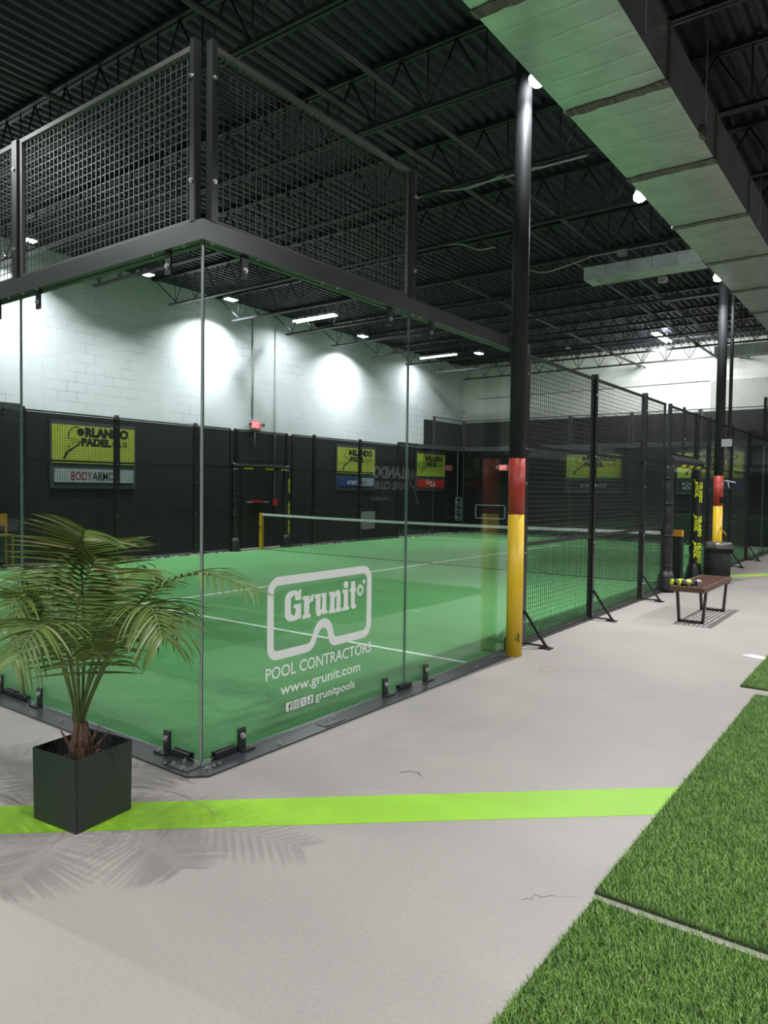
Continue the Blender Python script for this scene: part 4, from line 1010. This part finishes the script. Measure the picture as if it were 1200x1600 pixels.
for x in (6.60, 7.74):
    b = nb(); q = 0.022; w2 = 0.015
    for s in (-1, 1):
        yt = -1.035+s*0.165; yb = -1.035+s*0.135
        v = [b.verts.new(p) for p in ((x-q,yb-w2*s,0.001),(x+q,yb-w2*s,0.001),(x+q,yb+w2*s,0.001),(x-q,yb+w2*s,0.001),(x-q,yt-w2*s,BZ-0.058),(x+q,yt-w2*s,BZ-0.058),(x+q,yt+w2*s,BZ-0.058),(x-q,yt+w2*s,BZ-0.058))]
        for f in ((0,3,2,1),(4,5,6,7),(0,1,5,4),(1,2,6,5),(2,3,7,6),(3,0,4,7)): b.faces.new([v[i] for i in f])
    bmesh.ops.recalc_face_normals(b, faces=b.faces)
    box(b, x-q, x+q, -1.035-0.14, -1.035+0.14, 0.001, 0.028); box(b, x-q, x+q, -1.035-0.175, -1.035+0.175, BZ-0.068, BZ-0.058)
    obj('leg', b, 'frame', bn, world=True)
for i, (x, y, rz) in enumerate(((6.57, -1.00, -0.85), (6.60, -0.90, -0.80))):
    t = thing('ball_can', ('black and yellow ball can lying on the bench, nearer the aisle', 'black and yellow ball can lying on the bench, nearer the fence')[i], 'can', (x, y, BZ+0.034), rz)
    b = nb(); tube(b, [(-0.10,0,0),(0.10,0,0)], 0.034, 18); obj('can_body', b, 'ink', t)
    b = nb(); tube(b, [(-0.115,0,0),(-0.10,0,0)], 0.035, 18); tube(b, [(-0.03,0,0),(0.03,0,0)], 0.0345, 18); obj('band', b, 'acid', t)
    b = nb(); tube(b, [(0.10,0,0),(0.112,0,0)], 0.036, 18); obj('lid', b, 'silver', t)
    b = nb(); text_bm(b, 'PADEL', 0.035, (-0.075, -0.0352, -0.012), (1,0,0), UZ, width=0.15); obj('lettering', b, 'silver', t)
b = nb(); box(b, -0.06, 0.06, -0.02, 0.02, 0, 0.022); o = tag(obj('eraser_block', b, 'tape', bevel=0.006), 'small pale block lying on the bench slats', 'block'); o.location = (7.0, -1.02, BZ); o.rotation_euler = (0,0,0.5)

# ------------------------------------------------------------------ bin at the far column
t = thing('trash_bin', 'black round bin with a steel rim in front of the far column', 'bin', (11.03, -0.42, 0))
b = nb(); tube(b, [(0,0,0.0),(0,0,0.02),(0,0,0.60)], [0.185,0.19,0.205], 36); obj('bin_body', b, 'bin', t)
b = nb(); tube(b, [(0,0,0.60),(0,0,0.62),(0,0,0.70),(0,0,0.715)], [0.212,0.218,0.218,0.20], 36); obj('rim', b, 'steelband', t)
b = nb()
for k in range(26):
    a = k/26*2*PI; r_ = 0.215; tube(b, [(r_*math.cos(a), r_*math.sin(a), 0.61), (1.05*r_*math.cos(a+0.03), 1.05*r_*math.sin(a+0.03), 0.575-0.02*random.random()), (r_*math.cos(a+0.1), r_*math.sin(a+0.1), 0.56)], 0.016, 5)
obj('bag_edge', b, 'bin', t)
# equipment on the far column
t = thing('drop_pipe', 'black vertical pipe with wires beside the far column', 'pipe', (11.40, -0.47, 2.4))
b = nb(); tube(b, [(11.40,-0.47,2.55),(11.40,-0.47,ZC)], 0.03, 10); obj('pipe', b, 'column', t, world=True)
for k, dy in enumerate((0.0, -0.03, 0.03)):
    b = nb(); tube(b, [(11.38,-0.44+dy,2.45),(11.37,-0.45+dy*1.6,2.1),(11.38,-0.44+dy,1.75+0.1*k)], 0.006, 5); obj('wire', b, 'pipe', t, world=True)
b = nb(); box(b, 11.30, 11.40, -0.52, -0.36, 2.40, 2.53); tag(obj('control_box', b, 'conduit', bevel=0.01), 'pale grey box on wires beside the far column', 'box')
b = nb(); box(b, 11.28, 11.37, -0.47, -0.36, 1.39, 1.50); tag(obj('control_box', b, 'bin', bevel=0.01), 'small black box at the red band of the far column', 'box')
t = thing('wall_hook', 'small pale bracket sticking out right of the far column', 'bracket', (11.4, -0.5, 1.76))
b = nb(); tube(b, [(11.40,-0.375,1.78),(11.36,-0.45,1.79),(11.35,-0.60,1.76)], 0.014, 6); tube(b, [(11.36,-0.47,1.78),(11.35,-0.50,1.66)], 0.012, 6); obj('arm', b, 'conduit', t, world=True)
t = thing('cord_knot', 'knotted yellow cord at the yellow band of the far column', 'cord', (11.37, -0.38, 0.9))
b = nb(); tube(b, [(11.40,-0.375,0.96),(11.35,-0.40,0.90),(11.34,-0.45,0.86),(11.33,-0.47,0.82)], 0.012, 6); obj('cord', b, 'amber', t, world=True)

# ------------------------------------------------------------------ floor paint and marks
def floor_strip(name, label, cat, pts, m, h=0.0012):
    b = nb(); v0 = [b.verts.new((x, y, 0.0001)) for x, y in pts]; v1 = [b.verts.new((x, y, h)) for x, y in pts]
    b.faces.new(v1); n = len(pts)
    for i in range(n): b.faces.new((v0[i], v0[(i+1)%n], v1[(i+1)%n], v1[i]))
    bmesh.ops.recalc_face_normals(b, faces=b.faces)
    return tag(obj(name, b, m), label, cat)
d = Vector((1.405+0.938, -2.235-0.37)).normalized()
A = Vector((-0.938, 0.370)); B = Vector((-1.071, 0.091))
floor_strip('floor_stripe', 'wide lime green stripe painted across the foreground floor', 'floor stripe',
            [tuple(A-d*1.4), tuple(B-d*1.25), (0.991, -2.238), (1.07, -2.325), (1.49, -2.325), (1.405, -2.235)], 'lime')
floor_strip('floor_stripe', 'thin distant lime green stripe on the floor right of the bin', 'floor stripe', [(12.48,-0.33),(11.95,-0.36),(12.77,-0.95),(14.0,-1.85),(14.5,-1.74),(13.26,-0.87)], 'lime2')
floor_strip('floor_mark', 'chipped white paint mark on the floor beside the far turf mat', 'floor mark', [(5.10,-1.87),(5.18,-1.95),(5.13,-2.09),(5.10,-2.20),(5.02,-2.12),(5.04,-1.98)], 'white')
b = nb(); ribbon(b, [(3.352+0.115*math.cos(a*PI/12), -0.625+0.075*math.sin(a*PI/12)) for a in range(24)], [(3.352+0.107*math.cos(a*PI/12), -0.625+0.067*math.sin(a*PI/12)) for a in range(24)], lambda u, v: (u, v, 0.0008))
tag(obj('ring_stain', b, 'ring'), 'thin rusty ring stain on the floor near the nearest column', 'stain')
def crack(pts, label, wd=0.004):
    b = nb(); P = []
    for (x0,y0),(x1,y1) in zip(pts, pts[1:]):
        for k in range(5):
            s = k/5; P.append((x0+(x1-x0)*s+random.gauss(0,0.006), y0+(y1-y0)*s+random.gauss(0,0.006)))
    P.append(pts[-1])
    for (x0,y0),(x1,y1) in zip(P, P[1:]):
        dd = Vector((x1-x0, y1-y0)).normalized(); nn = Vector((-dd.y, dd.x))*wd*random.uniform(0.3,0.6)
        quad(b, [(x0-nn.x,y0-nn.y,0.0018),(x1-nn.x,y1-nn.y,0.0018),(x1+nn.x,y1+nn.y,0.0018),(x0+nn.x,y0+nn.y,0.0018)])
    bmesh.ops.recalc_face_normals(b, faces=b.faces)
    tag(obj('floor_crack', b, 'crack'), label, 'crack')
crack([(-0.62,0.28),(-0.38,0.05),(-0.33,-0.12),(-0.30,-0.22),(-0.33,-0.42),(-0.36,-0.62)], 'fine crack in the floor between planter and glass corner')
crack([(0.63,-0.93),(0.67,-0.97),(0.69,-1.02),(0.66,-1.06)], 'short hooked scratch on the floor in front of the sticker', 0.007)
crack([(-0.10,-2.02),(-0.02,-2.09),(0.05,-2.19)], 'dark loose fibre on the floor at the turf mat corner', 0.0022)

# ------------------------------------------------------------------ loose turf mats with real blades
def turf_mat(label, x0, x1, y0, y1, dens):
    """dens(x, y) gives blades per square metre"""
    t = thing('turf_mat', label, 'turf mat', ((x0+x1)/2, (y0+y1)/2, 0))
    b = nb(); box(b, x0, x1, y0, y1, 0.0005, 0.012); obj('backing', b, 'backing', t, world=True)
    rng = random.Random(hash((round(x0*100), round(y0*100))) & 0xffff)
    V, Fc, Mi = [], [], []
    ox, oy = (x0+x1)/2, (y0+y1)/2
    step = 0.25; x = x0
    while x < x1:
        xe = min(x+step, x1); y = y0
        while y < y1:
            ye = min(y+step, y1); n = int(dens((x+xe)/2, (y+ye)/2)*(xe-x)*(ye-y))
            sc = 1.0 if n/((xe-x)*(ye-y)+1e-9) > 9000 else 1.5
            for _ in range(n):
                px = rng.uniform(x, xe); py = rng.uniform(y, ye); a = rng.uniform(0, 2*PI); h = rng.uniform(0.014, 0.028)
                le = rng.uniform(0.006, 0.024); wd = rng.uniform(0.0011, 0.0019)*sc; a2 = rng.gauss(0.9, 1.3)
                cx, sx_ = math.cos(a)*wd, math.sin(a)*wd; lx, ly = math.cos(a2)*le, math.sin(a2)*le
                k = len(V); px -= ox; py -= oy
                V += [(px-cx, py-sx_, 0.010), (px+cx, py+sx_, 0.010), (px+lx*0.4+cx*0.8, py+ly*0.4+sx_*0.8, 0.01+h*0.65), (px+lx*0.4-cx*0.8, py+ly*0.4-sx_*0.8, 0.01+h*0.65), (px+lx, py+ly, 0.01+h)]
                Fc += [(k, k+1, k+2, k+3), (k+3, k+2, k+4)]; m_ = 1 if rng.random() < 0.28 else 0; Mi += [m_, m_]
            y = ye
        x = xe
    me = bpy.data.meshes.new('grass_blades'); me.from_pydata(V, [], Fc); me.materials.append(K['blade_a']); me.materials.append(K['blade_b'])
    me.polygons.foreach_set('material_index', Mi)
    o = bpy.data.objects.new('grass_blades', me); C.objects.link(o); o.parent = t; o['kind'] = 'stuff'
    return t
def dens(x, y):
    # seen ground is denser; behind the camera or far beyond the frame only a thin cover
    v = Vector((x+2.64, y+3.218)); f = v.dot(Vector((0.804, 0.595))); s = v.dot(Vector((0.595, -0.804)))
    if f < 0.6 or abs(s) > f*0.60+0.35: return 6500
    return max(7000, min(30000, 60000/f))
turf_mat('green turf mat at the right, past the green stripe', 0.112, 3.60, -4.6, -2.237, dens)
turf_mat('nearest green turf mat, in the bottom right corner', -3.4, 0.056, -4.6, -2.255, dens)
turf_mat('farthest green turf mat, a small corner at the right edge', 3.81, 7.4, -4.6, -2.09, dens)

# ------------------------------------------------------------------ neighbouring court beside the camera (mirrored in the planter-side glass)
for k in range(3):
    dup(g1, (-1.40, 0.30+2*k, 0), None, 'glass panel of the neighbouring court left of the view', 'neighbouring court glass')
b = nb(); box(b, -1.45, -1.35, 0.25, 6.4, 2.93, 3.04); tag(obj('steel_beam', b, 'plate'), 'steel beam of the neighbouring court left of the view', 'beam')
for k in range(2): dup(u0, (-1.40, 2.30+2*k, 3.045), PI/2, 'upper mesh panel of the neighbouring court left of the view', 'neighbouring court mesh')
b = nb(); box(b, -9.0, -1.12, 0.30, 9.5, 0.0, 0.012); tag(obj('court_turf', b, 'court'), 'green turf of the neighbouring court left of the view', 'court turf')

# ------------------------------------------------------------------ potted palm
pp = thing('potted_palm', 'leafy palm in a square dark planter standing on the green stripe', 'potted plant', (-0.72, -0.02, 0))
c0, c1, c3 = Vector((-0.873, -0.201)), Vector((-0.560, -0.163)), Vector((-0.908, 0.115)); 
c1 = c0+Vector((0.316, 0.036)); c3 = c0+Vector((-0.036, 0.316)); c2 = c1+(c3-c0)
b = nb(); cen = (c0+c2)/2; H = 0.345
def ringq(s, z, extra=1.0): return [b.verts.new((*(cen+(p-cen)*s), z)) for p in (c0, c1, c2, c3)]
rs = [ringq(0.975, 0.002), ringq(1.0, H), ringq(0.965, H), ringq(0.94, H-0.06), ringq(0.92, H-0.10)]
b.faces.new(rs[0][::-1])
for a_, b_ in zip(rs, rs[1:]):
    for k in range(4): b.faces.new((a_[k], a_[(k+1)%4], b_[(k+1)%4], b_[k]))
bmesh.ops.recalc_face_normals(b, faces=b.faces)
obj('planter', b, 'pot', pp, world=True, bevel=0.003)
b = nb(); n = 14
gv = [[b.verts.new((*(c0.lerp(c1, i/n).lerp(c3.lerp(c2, i/n), j/n)*0.93+cen*0.07), H-0.085+random.uniform(-0.012, 0.012))) for i in range(n+1)] for j in range(n+1)]
for j in range(n):
    for i in range(n): b.faces.new((gv[j][i], gv[j][i+1], gv[j+1][i+1], gv[j+1][i]))
obj('soil', b, 'soil', pp, world=True)
base = Vector((-0.735, -0.01, H-0.10))
b = nb()
for k in range(9):
    a = k/9*2*PI; r0 = 0.028
    p0 = base+Vector((r0*math.cos(a), r0*math.sin(a), -0.01)); p1 = p0+Vector((0.008*math.cos(a), 0.008*math.sin(a), 0.09)); p2 = p1+Vector((-0.012*math.cos(a), -0.012*math.sin(a), 0.12))
    tube(b, [p0, p1, p2], [0.020, 0.019, 0.007], 8)
for a, ln, h in ((0.3, 0.10, 0.07), (2.6, 0.09, 0.13), (-1.0, 0.09, 0.15), (-2.4, 0.06, 0.05), (1.4, 0.11, 0.18), (-0.4, 0.13, 0.10)):
    tube(b, [base+Vector((0,0,0.01)), base+Vector((math.cos(a)*ln*0.4, math.sin(a)*ln*0.4, h*0.5)), base+Vector((math.cos(a)*ln, math.sin(a)*ln, h+0.04))], [0.018, 0.012, 0.003], 7)
obj('trunk', b, 'trunk', pp, world=True)
FR = {
'centre': [(-0.725,0.0,0.466),(-0.705,0.01,0.835),(-0.734,-0.017,1.151),(-0.771,-0.075,1.31),(-0.83,-0.20,1.385)],
'right_long': [(-0.73,0.007,0.466),(-0.654,-0.061,0.774),(-0.597,-0.211,0.986),(-0.574,-0.402,1.124),(-0.515,-0.646,1.198),(-0.449,-0.907,1.129)],
'left': [(-0.738,0.034,0.463),(-0.769,0.092,0.741),(-0.861,0.145,0.965),(-0.964,0.121,1.057),(-1.089,0.031,0.938)],
'left_up': [(-0.723,0.048,0.456),(-0.721,0.195,0.716),(-0.696,0.343,0.956),(-0.663,0.478,1.10),(-0.623,0.593,1.12)],
'right_droop': [(-0.732,-0.023,0.473),(-0.722,-0.22,0.81),(-0.745,-0.429,1.016),(-0.755,-0.582,1.062),(-0.787,-0.713,0.947)],
'back_right': [(-0.708,0.028,0.457),(-0.616,0.056,0.782),(-0.487,0.106,1.016),(-0.385,0.089,1.122),(-0.30,0.04,1.114)],
'front_left': [(-0.758,-0.022,0.479),(-0.856,-0.126,0.761),(-0.967,-0.217,0.951),(-1.094,-0.295,0.994),(-1.234,-0.365,0.871)],
'back_left': [(-0.71,0.047,0.453),(-0.638,0.251,0.726),(-0.602,0.469,0.996),(-0.63,0.68,1.067),(-0.691,0.841,0.97)],
'low_right': [(-0.723,-0.019,0.47),(-0.684,-0.109,0.694),(-0.655,-0.221,0.889),(-0.612,-0.359,0.975),(-0.565,-0.508,0.957)],
'spear': [(-0.732,0.01,0.466),(-0.732,0.021,0.682),(-0.746,0.019,0.903),(-0.735,-0.019,1.09),(-0.72,-0.114,1.249)],
}
def spline(P, n):
    P = [Vector(p) for p in P]; Q = []
    m = len(P)-1
    for j in range(n+1):
        s = j/n*m; i = min(int(s), m-1); s -= i
        p0, p1, p2, p3 = P[max(i-1,0)], P[i], P[i+1], P[min(i+2,m)]
        Q.append(0.5*((2*p1)+(p2-p0)*s+(2*p0-5*p1+4*p2-p3)*s*s+(3*p1-p0-3*p2+p3)*s**3))
    return Q
def leaflet(b, p, dr, nrm, L, wd, droop, mi):
    n = 6; prev = None; pos = p.copy(); dvec = dr.copy()
    for i in range(n+1):
        s = i/n; w_ = wd*(0.35+0.65*min(1, s*5))*(1-s)**0.55 if s < 1 else 0.0003
        side = dvec.cross(nrm)
        if side.length < 1e-4: side = Vector((1,0,0))
        side.normalize(); up_ = side.cross(dvec).normalized()
        a_ = b.verts.new(pos+side*w_+up_*w_*0.35); c_ = b.verts.new(pos-up_*0.0); e_ = b.verts.new(pos-side*w_+up_*w_*0.35)
        if prev:
            f = b.faces.new((prev[0], prev[1], c_, a_)); f.material_index = mi; f = b.faces.new((prev[1], prev[2], e_, c_)); f.material_index = mi
        prev = (a_, c_, e_); pos = pos+dvec*(L/n); dvec = (dvec+Vector((0,0,-droop/n))).normalized()
for name, P in FR.items():
    Q = spline([tuple(base+Vector((0.01,0,0.05)))] + P, 60); b = nb()
    tube(b, Q, [0.0085*(1-0.8*i/60)+0.0008 for i in range(61)], 6, 0)
    st_i = {'centre': 19, 'spear': 26, 'right_long': 24, 'back_right': 26}.get(name, 25)
    dens_n = 62 - st_i
    facing = Vector((-0.52, -0.84, 0.16)).normalized()       # the flat of the frond
    pos_i = st_i*1.0
    while pos_i < 59.5:
        i = int(pos_i); fr_ = pos_i-i; pos_i += 1.25
        s = (pos_i-st_i)/(60-st_i); tg = (Q[min(i+1,60)]-Q[i-1]).normalized(); root = Q[i].lerp(Q[min(i+1,60)], fr_)
        for sg in (-1, 1):
            flat = name in ('centre', 'spear')
            nm = facing if flat else (Vector((0,0,1)) - tg*tg.z).normalized()
            sd = tg.cross(nm).normalized()*sg
            ang = (0.02+0.55*s*s) if flat else 0.30+0.5*s
            dr = (sd*math.cos(ang)+tg*math.sin(ang)+nm*random.uniform(0.0, 0.2)).normalized()
            L = (0.30*math.sin(PI*(0.20+0.68*min(s,1.0)))**0.7+0.02)*random.uniform(0.9, 1.1)
            if name == 'centre': L *= 1.10
            if name in ('left_up', 'spear'): L *= 0.75
            if name == 'right_long': L *= (0.5 if s < 0.5 else 0.85)
            mi = 2 if random.random() < 0.22 else 1
            if random.random() < 0.012: mi = 3
            dp = random.uniform(0.12, 0.42) if flat else random.uniform(0.7, 1.5)
            if name == 'right_long': dp *= 0.6
            leaflet(b, root, dr, nm, L, random.uniform(0.0075, 0.0105), dp, mi)
    obj('frond', b, ['stem', 'leaf', 'leaf_b', 'leaf_dry'], pp, world=True)
